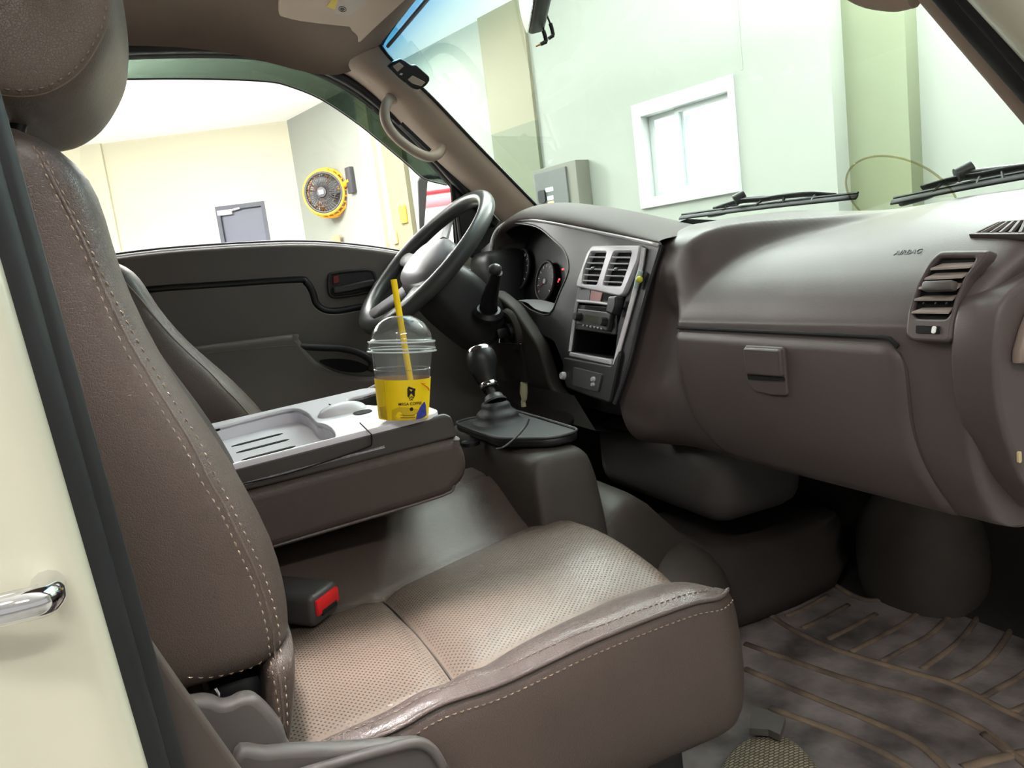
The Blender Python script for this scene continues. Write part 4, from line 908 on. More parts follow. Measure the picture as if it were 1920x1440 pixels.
# ================================================================== driver door
DP = Plane((0, .68, .6), (1, 0, 0), (0, 0, 1))                   # inner face, normal towards the passenger side
dd = thing('driver_door', 'dark driver door with window, inner handle and armrest, beyond the driver seat', 'car door', (.2, .70, .2))
def s3(pts, ox=200, oy=440, f=3): return [(ox+x/f, oy+y/f) for x, y in pts]
top = [DP.px(x, y) for x, y in ((150, 494), (205, 484), (300, 472), (400, 464), (490, 459), (570, 457), (650, 461), (750, 474), (850, 497), (930, 520))]
top = catmull(top, 4)
ol = [Vector((-.55, top[0].y+.02))]+top+[Vector((.86, top[-1].y-.03)), Vector((.88, -.2)), Vector((.80, -.46)), Vector((-.3, -.46)), Vector((-.55, -.3))]
dpan = DP.plate('door_panel', [ol], .045, M['door'], dd, lift=-.045, bev=.010, res=4)
MB().tube([DP.at(q.x, q.y+.001, -.030) for q in top], .0055, 8).build('glass_seal', M['silver_soft'], dd, sharp=0)
MB().tube([DP.at(q.x, q.y+.008, -.036) for q in top], .004, 8).build('glass_seal', M['black'], dd, sharp=0)
ins = DP.ppx([(150, 565)]+s3(((250, 325), (600, 300), (1050, 272), (1105, 282), (1140, 335), (1160, 395), (1215, 438), (1300, 445), (1430, 425), (1700, 400))))
ins = [Vector((-.5, ins[0].y))]+catmull(ins, 4)+[Vector((.80, ins[-1].y)), Vector((.80, -.40)), Vector((-.5, -.40))]
DP.plate('door_insert', [ins], .012, M['door'], dpan, lift=-.004, bev=.003)
gr = catmull(DP.ppx([(150, 558)]+s3(((250, 310), (600, 286), (1060, 255), (1122, 268), (1160, 325), (1178, 385), (1222, 424), (1300, 430), (1430, 408), (1700, 380)))), 4)
MB().tube([DP.at(q.x, q.y, .0) for q in gr], (.0085), 8, flat=(0, 1, 0)).build('groove_shade', M['black'], dpan, sharp=0)  # black tube stands in for the shade inside the groove
po = catmull(DP.ppx(s3(((1250, 240), (1275, 218), (1400, 203), (1480, 202), (1506, 232), (1506, 282), (1470, 322), (1290, 350), (1252, 320)))), 4, True)
hb = DP.plate('handle_pocket', [po], .004, M['black'], dpan, lift=.0)
MB().tube([DP.at(q.x, q.y, .004) for q in po], .004, 8, closed=True).build('handle_bezel', M['dash_dark'], hb, sharp=0)
lev = DP.ppx(s3(((1262, 298), (1380, 274), (1500, 250), (1500, 290), (1380, 318), (1270, 338)))); DP.plate('door_handle', [rpoly(lev, .008)], .014, M['dash_dark'], hb, lift=.004, bev=.004)
DP.plate('lock_tab', [DP.ppx(s3(((1268, 236), (1300, 228), (1304, 272), (1270, 280))))], .008, mat('lock_red', (120, 36, 36), .5), hb, lift=.003, bev=.002)
arm = DP.ppx(s3(((400, 640), (600, 612), (1030, 560), (1060, 580), (1110, 650), (1180, 720), (1280, 770), (1420, 790), (1600, 770), (1700, 1000), (1300, 1250), (400, 1250))))
ar = DP.plate('armrest', [[arm[0]]+catmull(arm[1:9], 4)+arm[9:]], .055, M['door'], dpan, lift=.0, bev=.012, res=4)
lg = DP.ppx(s3(((560, 668), (1050, 622)), ), .05); MB().tube([DP.at(q.x, q.y, .052) for q in lg], .0035, 8).build('armrest_edge', M['door'], ar)
pu = catmull([DP.p3(x, y, .045) for x, y in s3(((1060, 628), (1200, 634), (1320, 640), (1420, 665), (1490, 715), (1480, 770)))], 5); MB().tube(pu, .009, 10).build('door_pull', M['dash_dark'], ar, sharp=0)
pk = catmull(DP.ppx(s3(((1170, 705), (1250, 690), (1360, 700), (1440, 735), (1400, 765), (1280, 755)))), 4, True); DP.plate('pull_cup', [pk], .004, M['void'], ar, lift=.0565)
# window: glass, frame rubber, smoked rain guard
WP = Plane((0, .70, .9), (1, 0, 0), (0, 0, 1)); glassC = glass('clear_glass', (248, 250, 248), .8)
up = [(150, 96), (240, 91), (320, 89), (400, 89), (480, 93), (560, 111), (620, 134), (680, 169), (740, 219), (790, 267), (860, 344), (930, 420)]
upc = catmull(WP.ppx(up), 4)
sl = catmull(WP.ppx([(150, 500), (205, 490), (400, 470), (570, 462), (750, 478), (930, 530)]), 4)
g_ = MB(); n = 30; U, S = resample([WP.at(q.x, q.y) for q in upc], n), resample([WP.at(q.x, q.y) for q in sl], n)
g_.grid([[a.lerp(b, k/6) for k in range(7)] for a, b in zip(U, S)]).build('side_window', glassC, dd)
FP = Plane((0, .675, .9), (1, 0, 0), (0, 0, 1)); fpth = [FP.at(q.x, q.y) for q in catmull(FP.ppx(up), 4)]
rub = MB(); rub.tube([fpth[0]+Vector((-.3, 0, -.002))]+fpth, (.0135), 10); rub.build('window_rubber', M['black'], dd, sharp=0)
MB().tube([Vector((p.x, .70, p.z)) for p in [fpth[0]+Vector((-.4, 0, 0))]+fpth], .016, 8).build('window_frame', M['rubber'], dd, sharp=0)
RG = Plane((0, .735, .9), (1, 0, 0), (0, 0, 1)); ra = catmull(RG.ppx([(140, 85), (240, 82), (320, 80), (400, 80), (480, 85), (560, 102), (620, 126), (680, 162), (740, 212), (790, 262), (830, 305), (850, 335)]), 4)
rb = catmull(RG.ppx([(140, 153), (240, 149), (330, 148), (420, 149), (500, 153), (540, 161), (600, 185), (660, 224), (700, 255), (760, 305), (795, 335), (838, 347)]), 4)
mgd = glass('smoked_guard', (62, 74, 64), .35)
MB().grid([[RG.at(a.x, a.y, -.014), RG.at(a.x*.5+b.x*.5, a.y*.5+b.y*.5, -.004), RG.at(b.x, b.y, 0)] for a, b in zip(ra, rb)]).build('rain_guard', mgd, dd, sharp=0)
MB().tube([RG.at(b.x, b.y, 0) for b in rb], .0022, 6).build('guard_edge', M['dash_dark'], dd, sharp=0)
QP = Plane((0, .69, .9), (1, 0, 0), (0, 0, 1))
QP.plate('corner_sail', [QP.ppx(((862, 340), (905, 375), (975, 440), (960, 520), (905, 500), (868, 470), (850, 350)))], .012, M['black'], dd, lift=-.006, bev=.002)
MB().tube([QP.p3(846, 335), QP.p3(862, 478)], .0065, 8).build('quarter_bar', M['rubber'], dd); MB().tube([QP.p3(857, 405, .01), QP.p3(867, 480, .01)], .004, 8).build('quarter_bar', M['grey_cover'], dd)
MB().grid([[( -.56, .72, .90), (-.56, .74, .6), (-.5, .74, .1)], [(.9, .72, .84), (.9, .74, .6), (.85, .74, .1)]]).build('door_skin', M['cream'], dd)

# exterior mirror
mrr = thing('side_mirror', 'black driver side mirror outside the window, glass reflecting red and white', 'side mirror', tuple(P(815, 410, 1, .95)))
mc_ = P(818, 405, 1, .92); v1 = (CAM_LOC-mc_).normalized(); r1 = Vector((-1, .18, -.02)).normalized(); nm = (v1+r1).normalized()
um = Vector((0, 0, 1)).cross(nm).normalized(); MP = Plane(mc_, um, (0, 0, 1))
mo = MP.ppx(((778, 335), (786, 327), (800, 325), (838, 330), (852, 345), (860, 470), (852, 492), (795, 496), (784, 470)))
hs = MP.plate('mirror_housing', [rpoly(mo, .015)], .06, M['black'], mrr, lift=-.062, bev=.012, res=3)
mgls = mat('mirror_glass', (235, 235, 238), .02, metal=1)
MP.plate('mirror_glass', [rpoly(MP.ppx(((804, 336), (836, 336), (846, 348), (853, 465), (846, 482), (800, 485), (796, 440))), .01)], .003, mgls, mrr, lift=.001)
MB().tube([mc_+nm*-.03+um*.03, Vector((.70, .75, mc_.z-.08))], .012, 8).build('mirror_arm', M['black'], mrr)

# ================================================================== wipers (outside the glass)
def wiper(root, a, b, knob, br, arm):
    off = .012
    bl = [W(*a, off), W((a[0]+b[0])/2, (a[1]+b[1])/2-1.5, off), W(*b, off)]; bl = catmull(bl, 6)
    MB().tube(bl, [(.0028, .006)]*len(bl), 8, flat=tuple(WN)).build('rubber_blade', M['rubber'], root, sharp=0)
    MB().tube([p+Vector((.004, 0, .006)) for p in bl], .0022, 6).build('blade_spine', M['black'], root)
    b1 = catmull([W(x, y, off+.02) for x, y in br], 5); MB().tube(b1, [(.006, .003)]*len(b1), 8, flat=tuple(WN)).build('blade_bridge', M['black'], root, sharp=0)
    k = W(*knob, off+.03); km = MB(); km.tube([k+Vector((-.008, .006, -.004)), k+Vector((.008, -.006, .004))], .0105, 16); km.build('joint', M['black'], root)
    ar = catmull([W(x, y, off+.03) for x, y in arm], 5); MB().tube(ar, [(.006, .0045)]*len(ar), 8).build('wiper_arm', M['black'], root, sharp=0)
    for t in (.12, .4, .62, .86):
        i = int(t*(len(b1)-1)); q = min(bl, key=lambda p: (p-b1[i]).length); MB().tube([b1[i], q], .0028, 6).build('claw', M['black'], root)
w1 = thing('windshield_wiper', 'black wiper at the foot of the windshield, lying below the white window', 'wiper', tuple(W(1388, 385, .03)))
wiper(w1, (1276, 408), (1606, 369), (1387, 371), ((1340, 392), (1385, 378), (1430, 374), (1470, 368), (1520, 364), (1568, 367)), ((1330, 404), (1365, 396), (1388, 376), (1420, 371), (1450, 371)))
w2 = thing('windshield_wiper', 'black wiper at the foot of the windshield, nearest the right edge', 'wiper', tuple(W(1810, 335, .03)))
wiper(w2, (1673, 379), (1990, 318), (1808, 322), ((1730, 352), (1790, 336), (1840, 328), (1880, 320), (1930, 312), (1990, 306)), ((1690, 382), (1745, 366), (1790, 338), (1812, 326), (1850, 320), (1960, 308)))
for w in (w1, w2): w['group'] = 'windshield wipers'
cw = thing('cowl_panel', 'dark plastic cowl below the windshield outside the cab', 'cowl', (1.1, 0, .8))
MB().grid([[(1.045, y, .785), (1.10, y, .79-.01*abs(y)), (1.22, y, .74), (1.26, y, .55)] for y in (-.7, -.35, 0, .35, .7)]).build('cowl_cover', mat('cowl_grey', (74, 80, 84), .5), cw)

# ================================================================== windshield accessories
rv = thing('rear_view_mirror', 'black rear-view mirror hanging from the windshield at the top edge', 'rear-view mirror', tuple(P(1000, 20, 1, .05)))
e1 = P(981, 40, 1, .09); ln = Vector((-.092, -.222, .0)); dirn = ln.normalized(); nb = dirn.cross(Vector((0, 0, 1))).normalized()
if nb.x > 0: nb = -nb
nb = (nb+Vector((0, 0, -.12))).normalized(); upm = nb.cross(dirn).normalized()
if upm.z < 0: upm = -upm
VP = Plane(e1+ln*.5, -dirn, upm)
sgn = 1 if VP.w.dot(nb) > 0 else -1
shape = rpoly([Vector((-.12, .032)), Vector((.11, .032)), Vector((.124, .004)), Vector((.10, -.034)), Vector((-.10, -.034)), Vector((-.124, .004))], .02)
if sgn > 0:
    VP.plate('mirror_housing', [shape], .03, M['black'], rv, lift=-.03, bev=.008); VP.plate('mirror_glass', [[q*.93 for q in shape]], .002, mgls, rv, lift=.0005)
else:
    VP.plate('mirror_housing', [shape], .03, M['black'], rv, lift=0, bev=.008); VP.plate('mirror_glass', [[q*.93 for q in shape]], .002, mgls, rv, lift=-.0025)
m0 = e1+ln*.42-nb*.025; MB().tube([P(1003, 32, 1, .06), P(1013, 33, 1, .05), P(1017, 36, 1, .045)], .005, 10).build('mirror_arm', M['black'], rv); MB().tube([e1+ln*.5-nb*.02, Vector((WD-.925*1.29-.004, 0, 1.29))], .009, 10).build('mirror_stem', M['black'], rv)
ec = thing('audio_cable', 'thin black double cable with plugs hanging beside the rear-view mirror', 'cable', tuple(P(1018, 0, 1, .03)))
MB().tube(catmull([P(x, y, 1, .03) for x, y in ((1016, -60), (1017, -10), (1019, 20), (1018, 45), (1021, 62), (1025, 72))], 5), .0017, 8).build('cable', M['black'], ec)
MB().tube(catmull([P(x, y, 1, .03) for x, y in ((1016, -60), (1018, 5), (1026, 30), (1033, 48), (1036, 60))], 5), .0017, 8).build('cable', M['black'], ec)
for q in (((1019, 58), (1022, 68), (1024, 78), (1014, 83)), ((1032, 44), (1035, 55), (1037, 66), (1029, 72))):
    pp_ = [P(x, y, 1, .03) for x, y in q]; MB().tube(catmull(pp_[:3], 4), .0036, 10).build('plug', M['black'], ec)
    MB().tube([pp_[2], pp_[3]], [.0036, .003], 8).build('plug', M['black'], ec)
MB().tube([P(1014, 83, 1, .03), P(1005, 87, 1, .03)], .0014, 8).build('plug_tip', mat('brass', (190, 140, 90), .3, metal=1), ec)
tr = thing('toll_transponder', 'small black toll box with two grey buttons at the top of the driver side pillar', 'toll transponder', tuple(W(767, 140)))
tc0 = W(767, 142, -.03); ux = (P(800, 165, 1, tc0.y)-P(727, 122, 1, tc0.y)).normalized(); nn = (CAM_LOC-tc0).normalized(); TP = Plane(tc0, ux, nn.cross(ux)); 
if TP.w.dot(CAM_LOC-tc0) < 0: TP = Plane(tc0, ux, -(nn.cross(ux)))
def t2(pts): return TP.ppx([(560+x/3, y/3) for x, y in pts])
bx_ = TP.plate('transponder_body', [rpoly(t2(((500, 378), (528, 350), (575, 330), (600, 342), (636, 368), (662, 364), (735, 428), (738, 455), (715, 485), (672, 506), (640, 500), (560, 436))), .004)], .03, M['black'], tr, lift=-.03, bev=.004)
for pts in (((528, 372), (566, 350), (592, 372), (556, 404)), ((612, 448), (640, 424), (712, 462), (690, 486), (640, 470))): TP.plate('transponder_button', [rpoly(t2(pts), .002)], .004, M['trim'], bx_, lift=-.001, bev=.001)
TP.plate('transponder_light', [t2(((566, 420), (574, 410), (586, 414), (580, 424)))], .002, M['silver_soft'], bx_, lift=.0)
# sun visor folded up, with warning sticker
VN = Vector((.38, 0, 1)); VD = .38*.52+1.312
vp = Plane(VN*(VD/VN.dot(VN)), (0, -1, 0), (-1, 0, .38)); 
if vp.w.z > 0: vp = Plane(vp.o, (0, 1, 0), (-1, 0, .38))
sv = thing('sun_visor', 'beige driver sun visor folded up, warning sticker on its underside', 'sun visor', tuple(vp.p3(650, 30)))
vo_ = vp.ppx(((660, -90), (560, -70), (526, -20), (527, 32), (542, 52), (575, 67), (640, 80), (668, 76), (705, 42), (760, -10), (820, -70)))
vz = vp.plate('visor_board', [catmull(vo_, 4, True)], .016, M['visor'], sv, lift=-.0, bev=.006, res=3)
sk_ = vp.ppx(((610, -30), (700, -30), (690, 5), (655, 30), (628, 26)), .017); vp.plate('warning_sticker', [sk_], .0006, mat('sticker_white', (186, 176, 166), .6), vz, lift=.0162)
yk = vp.ppx(((606, -20), (640, -20), (628, 18), (612, 12), (620, 2)), .017); vp.plate('sticker_band', [yk], .0006, mat('sticker_yellow', (214, 188, 60), .6), vz, lift=.0169)
q = vp.px(642, 17, .017); MB().tube([vp.at(q.x+.012*math.cos(a), q.y+.007*math.sin(a), .0172) for a in [2*math.pi*k/24 for k in range(24)]], .0008, 6, closed=True).build('sticker_symbol', M['black'], vz); MB().tube([vp.at(q.x+.004*math.cos(a), q.y+.003*math.sin(a), .0172) for a in [2*math.pi*k/12 for k in range(12)]], .0014, 6, closed=True).build('sticker_symbol', M['black'], vz)
# faint translucent ring and disc drawn on the glass
wr = thing('glass_ring', 'faint round ring on the windshield glass between the two wipers', 'ring mark', tuple(W(1688, 372)))
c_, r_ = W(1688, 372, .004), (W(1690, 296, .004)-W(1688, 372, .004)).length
e1_ = Vector((0, -1, 0)); e2_ = Vector((-.925, 0, 1)).normalized()
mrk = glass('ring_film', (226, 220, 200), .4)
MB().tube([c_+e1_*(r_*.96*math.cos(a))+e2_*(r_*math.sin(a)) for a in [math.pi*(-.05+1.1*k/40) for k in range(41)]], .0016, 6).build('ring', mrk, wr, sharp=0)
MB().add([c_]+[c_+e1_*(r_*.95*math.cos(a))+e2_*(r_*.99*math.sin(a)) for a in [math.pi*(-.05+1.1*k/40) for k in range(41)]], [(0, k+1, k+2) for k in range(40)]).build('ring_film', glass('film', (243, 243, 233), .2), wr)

# ================================================================== cup with straw
cB = tp.p3(757, 784, .005); cT = P(752, 603, 1, cB.y); axc = (cT-cB).normalized(); kpx = (cB-CAM_LOC).dot(CD)/FPX
toC = (CAM_LOC-cB); toC = (toC-axc*toC.dot(axc)).normalized(); sdc = axc.cross(toC)     # sdc points to image right
cup = thing('iced_coffee_cup', 'clear plastic cup with dome lid and yellow cardboard sleeve standing on the console', 'cup', tuple(cB))
mpl = glass('clear_plastic', (240, 242, 242), 1.6, .03, .05); mpr = glass('clear_rim', (225, 228, 230), 2, .1, .55)
H = lambda y: (784-y)*kpx
rb_, rt_, hb_ = 43*kpx, 56.5*kpx, H(656)
MB().lathe([(0, .002), (rb_*.9, .0015), (rb_, .004), (rb_+(rt_-rb_)*.5, hb_*.5), (rt_*.985, hb_*.93), (rt_, hb_)], cB, axc, 48).build('cup_body', mpl, cup, sharp=60)
MB().lathe([(rb_+(rt_-rb_)*.72+.0004, hb_*.72), (rb_+(rt_-rb_)*.73+.0012, hb_*.73), (rb_+(rt_-rb_)*.74+.0004, hb_*.74)], cB, axc, 48).build('cup_bead', mpl, cup)
rl = 63.5*kpx; lid = MB(); h0 = H(652)
dome = [(rl*.93, h0+.0105)]+[(rl*.885*math.cos(a)**.92, h0+.0105+H(784-46)*math.sin(a)) for a in [.04+1.28*k/16 for k in range(17)]]
dome = [(r, h) for r, h in dome if r > rl*.30]
lo_ = MB().lathe(dome+[(dome[-1][0]-.002, dome[-1][1]-.001)], cB, axc, 48).build('dome_lid', mpl, cup, sharp=60)
MB().lathe([(rl*.92, h0-.002), (rl, h0-.0045), (rl*1.005, h0-.002), (rl*.975, h0), (rl*.985, h0+.0035), (rl*.975, h0+.007), (rl*.94, h0+.0105), (rl*.90, h0+.0105)], cB, axc, 48).build('lid_rim', mpl, lo_, sharp=60)
for q_, hh_, tt_ in ((1.0, -.004, .0010), (.975, .0, .0006), (.965, .0085, .0011)):
    MB().tube([cB+axc*(h0+hh_)+toC*(rl*q_*math.cos(a))+sdc*(rl*q_*math.sin(a)) for a in [2*math.pi*k/56 for k in range(56)]], tt_, 8, closed=True).build('lid_bead', mpr, lo_, sharp=0)
MB().lathe([(dome[-1][0]-.001, dome[-1][1]-.0012), (dome[-1][0], dome[-1][1]+.0004), (dome[-1][0]-.0025, dome[-1][1])], cB, axc, 36).build('straw_hole_rim', mpr, lo_)
my = mat('sleeve_yellow', (247, 212, 10), .55, var=.03, vscale=30); mkr = mat('kraft_card', (196, 146, 96), .8)
sr0, sr1, sh = 46.5*kpx, 52.3*kpx, H(708)
def slr(h): return sr0+(sr1-sr0)*h/sh
slv = MB().lathe([(sr0, .0015), (sr0*.5+sr1*.5, sh*.5), (sr1, sh)], cB, axc, 64).build('sleeve', my, cup)
MB().lathe([(sr0-.0008, .0015), (sr1-.0008, sh+.0001), (sr1, sh+.0001)], cB, axc, 64).build('sleeve_lining', mkr, slv)
def wrap(name, me, m, lift=.0005):
    """bend a flat mesh (x = metres round the sleeve from the point facing the door, y = height) on to the sleeve"""
    bm = bmesh.new(); bm.from_mesh(me); bmesh.ops.triangulate(bm, faces=bm.faces[:]); bmesh.ops.subdivide_edges(bm, edges=[e for e in bm.edges if e.calc_length() > .004], cuts=2, use_grid_fill=False)
    for v in bm.verts:
        r = slr(v.co.y)+lift+v.co.z; a = v.co.x/slr(sh*.5); v.co = cB+axc*v.co.y+toC*(r*math.cos(a))+sdc*(r*math.sin(a))
    bm.to_mesh(me); bm.free(); return link(name, me, m, slv, False)
def flat(name, polys):
    bm = bmesh.new()
    for pl_ in polys: bm.faces.new([bm.verts.new((x, y, 0)) for x, y in pl_])
    me = bpy.data.meshes.new(name); bm.to_mesh(me); bm.free(); return me
def txt(body, x, y, size, sp=1.0):
    cu_ = bpy.data.curves.new('t', 'FONT'); cu_.body = body; cu_.size = size; cu_.align_x = 'CENTER'; cu_.align_y = 'CENTER'; cu_.space_character = sp; cu_.offset = size*.018
    tmp = bpy.data.objects.new('t', cu_); COL.objects.link(tmp); dg = bpy.context.evaluated_depsgraph_get(); me = bpy.data.meshes.new_from_object(tmp.evaluated_get(dg)); bpy.data.objects.remove(tmp); bpy.data.curves.remove(cu_)
    me.transform(Matrix.Translation((x, y, 0))); me.materials.clear(); return me
mk = mat('print_black', (24, 22, 14), .6); mbl = mat('print_blue', (52, 62, 150), .6); mrd = mat('print_red', (226, 96, 30), .6); myd = mat('print_ochre', (205, 172, 20), .6)
def S(x, y):                                                     # photo crop -> sleeve sheet
    px, py = 660+x/4.5, 500+y/4.5; dx = max(-.98, min(.98, (px-757)*kpx/slr(sh*.5))); return (slr(sh*.5)*math.asin(dx), H(py-8*math.sqrt(1-dx*dx)))
def band(pts): return [(a, max(b, .0018)) for a, b in (S(x, y) for x, y in pts)]
wrap('sleeve_print', flat('ochre', [band(((340, 1215), (400, 1190), (470, 1195), (560, 1215), (600, 1300), (470, 1310), (335, 1312))), band(((235, 1180), (290, 1180), (300, 1290), (245, 1270)))]), myd, .0003)
wrap('sleeve_logo', flat('logo', [band(((470, 1042), (480, 1022), (535, 1045), (532, 1060), (500, 1048))), band(((475, 1105), (527, 1103), (522, 1118), (515, 1120), (514, 1136), (486, 1138), (484, 1122), (478, 1120)))]), mk)
lx, ly = S(500, 1077); wrap('sleeve_logo', txt('M', lx, ly, .0145), mk)
lx, ly = S(500, 1120); wrap('sleeve_logo', txt('GC', lx, ly, .0052), my, .0009)
lx, ly = S(497, 1168); wrap('sleeve_lettering', txt('MEGA COFFEE', lx, ly, .0050), mk)
lx, ly = S(502, 1211); wrap('sleeve_logo', flat('bean', [[(lx+.0025*math.cos(a), ly+.0025*math.sin(a)) for a in [2*math.pi*k/16 for k in range(16)]]]), mk)
wrap('sleeve_print', flat('lines', [band(((408, 1256), (450, 1260), (450, 1264), (408, 1260))), band(((450, 1260), (530, 1259), (530, 1263), (450, 1264))), band(((408, 1276), (470, 1280), (470, 1284), (408, 1280))), band(((470, 1280), (532, 1277), (532, 1281), (470, 1284)))]), mk)
bl_ = [(540, 1300), (548, 1250), (570, 1200), (600, 1155), (612, 1150), (622, 1180), (628, 1230), (632, 1262), (600, 1285)]; wrap('sleeve_print', flat('blue', [band([(x, y) for x, y in bl_])]), mbl)
wrap('sleeve_print', flat('red', [band(((575, 996), (612, 997), (613, 1001), (576, 1000))), band(((576, 998), (580, 996), (640, 1030), (650, 1050), (645, 1058), (630, 1036)))]), mrd)
MB().tube([cB+axc*h+(toC*math.cos(-.68)+sdc*math.sin(-.68))*(slr(h)+.0003) for h in (.002, sh*.5, sh-.0005)], .0005, 5).build('sleeve_fold', myd, slv)
st2 = thing('drinking_straw', 'yellow drinking straw standing in the clear cup', 'straw', tuple(cB))
sA, sB_ = P(738, 524, 1, cB.y-.004), P(770, 716, 1, cB.y-.012); sd_ = (sB_-sA); MB().tube([sA, sB_, sB_+sd_*.30], .0041, 14, cap=False).build('straw', mat('straw_yellow', (252, 214, 0), .4), st2)

# ================================================================== floor mat, cord
fm = Plane((0, 0, .100), (1, 0, 0), (0, 1, 0))
mat_o = fm.ppx(((1380, 1150), (1430, 1125), (1522, 1091), (1560, 1098), (1600, 1120), (1638, 1129), (1694, 1118), (1767, 1091), (1832, 1104), (1920, 1138), (2000, 1170)))
mo = catmull(mat_o, 3)+[Vector((1.15, -.66)), Vector((.95, -.70)), Vector((.55, -.70)), Vector((.50, -.3)), Vector((.60, -.15))]
fmt = thing('floor_mat', 'dirty dark rubber floor mat with raised ribs in the passenger footwell', 'floor mat', (.9, -.4, .09))
mmat = mat('dirty_rubber', (66, 60, 59), .7, vscale=14, col2=(126, 117, 114), bump=.5, bscale=90, bdist=.002)
mrib = mat('worn_rib', (70, 60, 55), .8, vscale=22, col2=(122, 104, 86), bump=.4, bscale=120, bdist=.002)
fm.plate('mat_sheet', [mo], .008, mmat, fmt, lift=-.006, bev=.002)
def s23(pts): return [(1100+x/2.323, 820+y/2.323) for x, y in pts]
ribs = [(s23(((690, 900), (1000, 1010), (1200, 1075), (1440, 1140), (1700, 1260), (1860, 1380), (2000, 1500))), .0065), (s23(((690, 1010), (1000, 1140), (1200, 1220), (1400, 1310), (1500, 1380), (1620, 1500))), .0065), (s23(((800, 1180), (1100, 1290), (1300, 1380), (1450, 1470))), .0065),
        (s23(((740, 735), (800, 775), (900, 840), (1100, 930), (1400, 1020), (1600, 1080), (1800, 1180), (1905, 1230), (2100, 1340))), .006), (s23(((1640, 1440), (1760, 1405), (1905, 1375), (2050, 1350))), .008), (s23(((1730, 1290), (1860, 1390))), .007)]
for pts in (((870, 780), (960, 740), (1050, 690)), ((940, 832), (1040, 785), (1140, 730)), ((1050, 880), (1150, 830), (1260, 770)), ((1150, 935), (1260, 880), (1400, 800), (1470, 740), (1530, 690)), ((1285, 978), (1380, 925), (1490, 865), (1570, 790), (1630, 720)), ((1460, 1010), (1560, 940), (1640, 870), (1700, 790), (1740, 740)), ((1590, 1070), (1690, 1015), (1770, 950), (1840, 850), (1870, 780)), ((1715, 1140), (1800, 1090), (1890, 1040), (1980, 960)), ((1850, 1200), (1950, 1150), (2050, 1090))): ribs.append((s23(pts), .0055))
for pts, w in ribs:
    c = catmull([fm.p3(x, y, .002) for x, y in pts], 5); MB().tube(c, [(w, .0035)]*len(c), 8, flat=(0, 0, 1)).build('rib', mrib, fmt, sharp=0)
bd = [fm.at(q.x, q.y, .003) for q in catmull(mat_o, 5)]; MB().tube(bd, [(.006, .004)]*len(bd), 8, flat=(0, 0, 1)).build('mat_border', mrib, fmt, sharp=0)
wc = thing('white_cord', 'thin white cord behind the console beside the driver seat', 'cord', tuple(P(680, 735, 1, .27)))
MB().tube(catmull([P(x, y, 1, .27) for x, y in ((640, 762), (662, 746), (685, 733), (706, 722), (730, 714))], 5), .0028, 8).build('cord', mat('cord_white', (222, 220, 218), .5), wc)
bc = thing('thin_cable', 'thin black cable looping down from the gear lever base', 'cable', tuple(P(980, 800, 1, -.16)))
MB().tube(catmull([P(x, y, 1, -.17) for x, y in ((992, 785), (985, 800), (965, 822), (945, 838), (930, 842))], 5), .0016, 6).build('cable', M['black'], bc)
# ================================================================== workshop hall around the truck
GZ = -.66                                                        # hall floor; the cab floor stands about 0.75 m above it
r0h = Vector((math.cos(math.radians(23.4)), -math.sin(math.radians(23.4)), 0)); f0h = Vector((math.sin(math.radians(23.4)), math.cos(math.radians(23.4)), 0))
def G(xc, zc, z=0): p = CAM_LOC+r0h*xc+f0h*zc; return Vector((p.x, p.y, z))
CEIL = .78+1.93
cor = G(-2.14, 9.0); wdir = (r0h*.643+f0h*-.766).normalized(); wn = Vector((wdir.y, -wdir.x, 0))
if wn.dot(CAM_LOC-cor) < 0: wn = -wn
FW = Plane(cor+Vector((0, 0, .78)), wdir, (0, 0, 1))             # front wall, normal into the hall
if FW.w.dot(wn) < 0: raise RuntimeError('front wall faces away')
def struct(o): o['kind'] = 'structure'; return o
mw = mat('hall_panel_cream', (140, 144, 136), .6, var=.03, vscale=1.2); mwl = mat('hall_panel_left', (184, 180, 158), .6, var=.02, vscale=1.0); mcl = mat('hall_ceiling_white', (246, 246, 244), .7); mfl = mat('hall_concrete', (150, 148, 142), .6, var=.12, vscale=2)
wq = [FW.px(x, y) for x, y in ((1186, 206), (1371, 140), (1389, 345), (1212, 398))]
wx0, wx1, wz0, wz1 = (wq[0].x+wq[3].x)/2, (wq[1].x+wq[2].x)/2, (wq[3].y+wq[2].y)/2, (wq[0].y+wq[1].y)/2
hole = [Vector((wx0, wz0)), Vector((wx1, wz0)), Vector((wx1, wz1)), Vector((wx0, wz1))]
T1 = 6.24; gz = GZ-.78; cz = CEIL-.78
wall = [Vector((0, gz)), Vector((T1, gz)), Vector((T1, cz)), Vector((0, cz))]
struct(FW.plate('wall_front', [wall, hole], .15, mw, None, lift=-.15))
# pilaster in the front wall and the set-back bay on the right
ta = [FW.px(x, 240).x for x in (925, 1010)]
def wbox(name, x0, x1, d0, d1, m, z0=gz, z1=cz):
    return FW.plate(name, [[Vector((x0, z0)), Vector((x1, z0)), Vector((x1, z1)), Vector((x0, z1))]], d1-d0, m, None, lift=d0)
mpil = mat('pilaster_beige', (122, 118, 96), .6); mpil2 = mat('pilaster_green', (98, 104, 84), .6); mshade = mat('bay_return_shade', (112, 118, 96), .7)  # bay return is a darker wall tone, its shade put into the colour
zsplit = FW.px(965, 240).y
struct(wbox('trim_1', ta[0], ta[1], 0, .03, mpil, zsplit, cz)); struct(wbox('trim_2', ta[0], ta[1], 0, .03, mpil2, gz, zsplit))
struct(wbox('wall_right', T1+.30, T1+4.2, -.45, -.30, mw)); struct(wbox('trim_3', T1-.02, T1+.32, -.34, -.15, mshade))
for k, x in enumerate((1405, 1370)): pass
xs_ = FW.px(1395, 200).x; struct(wbox('trim_4', xs_, xs_+.012, -.004, .004, mw, wz1+.02, cz))
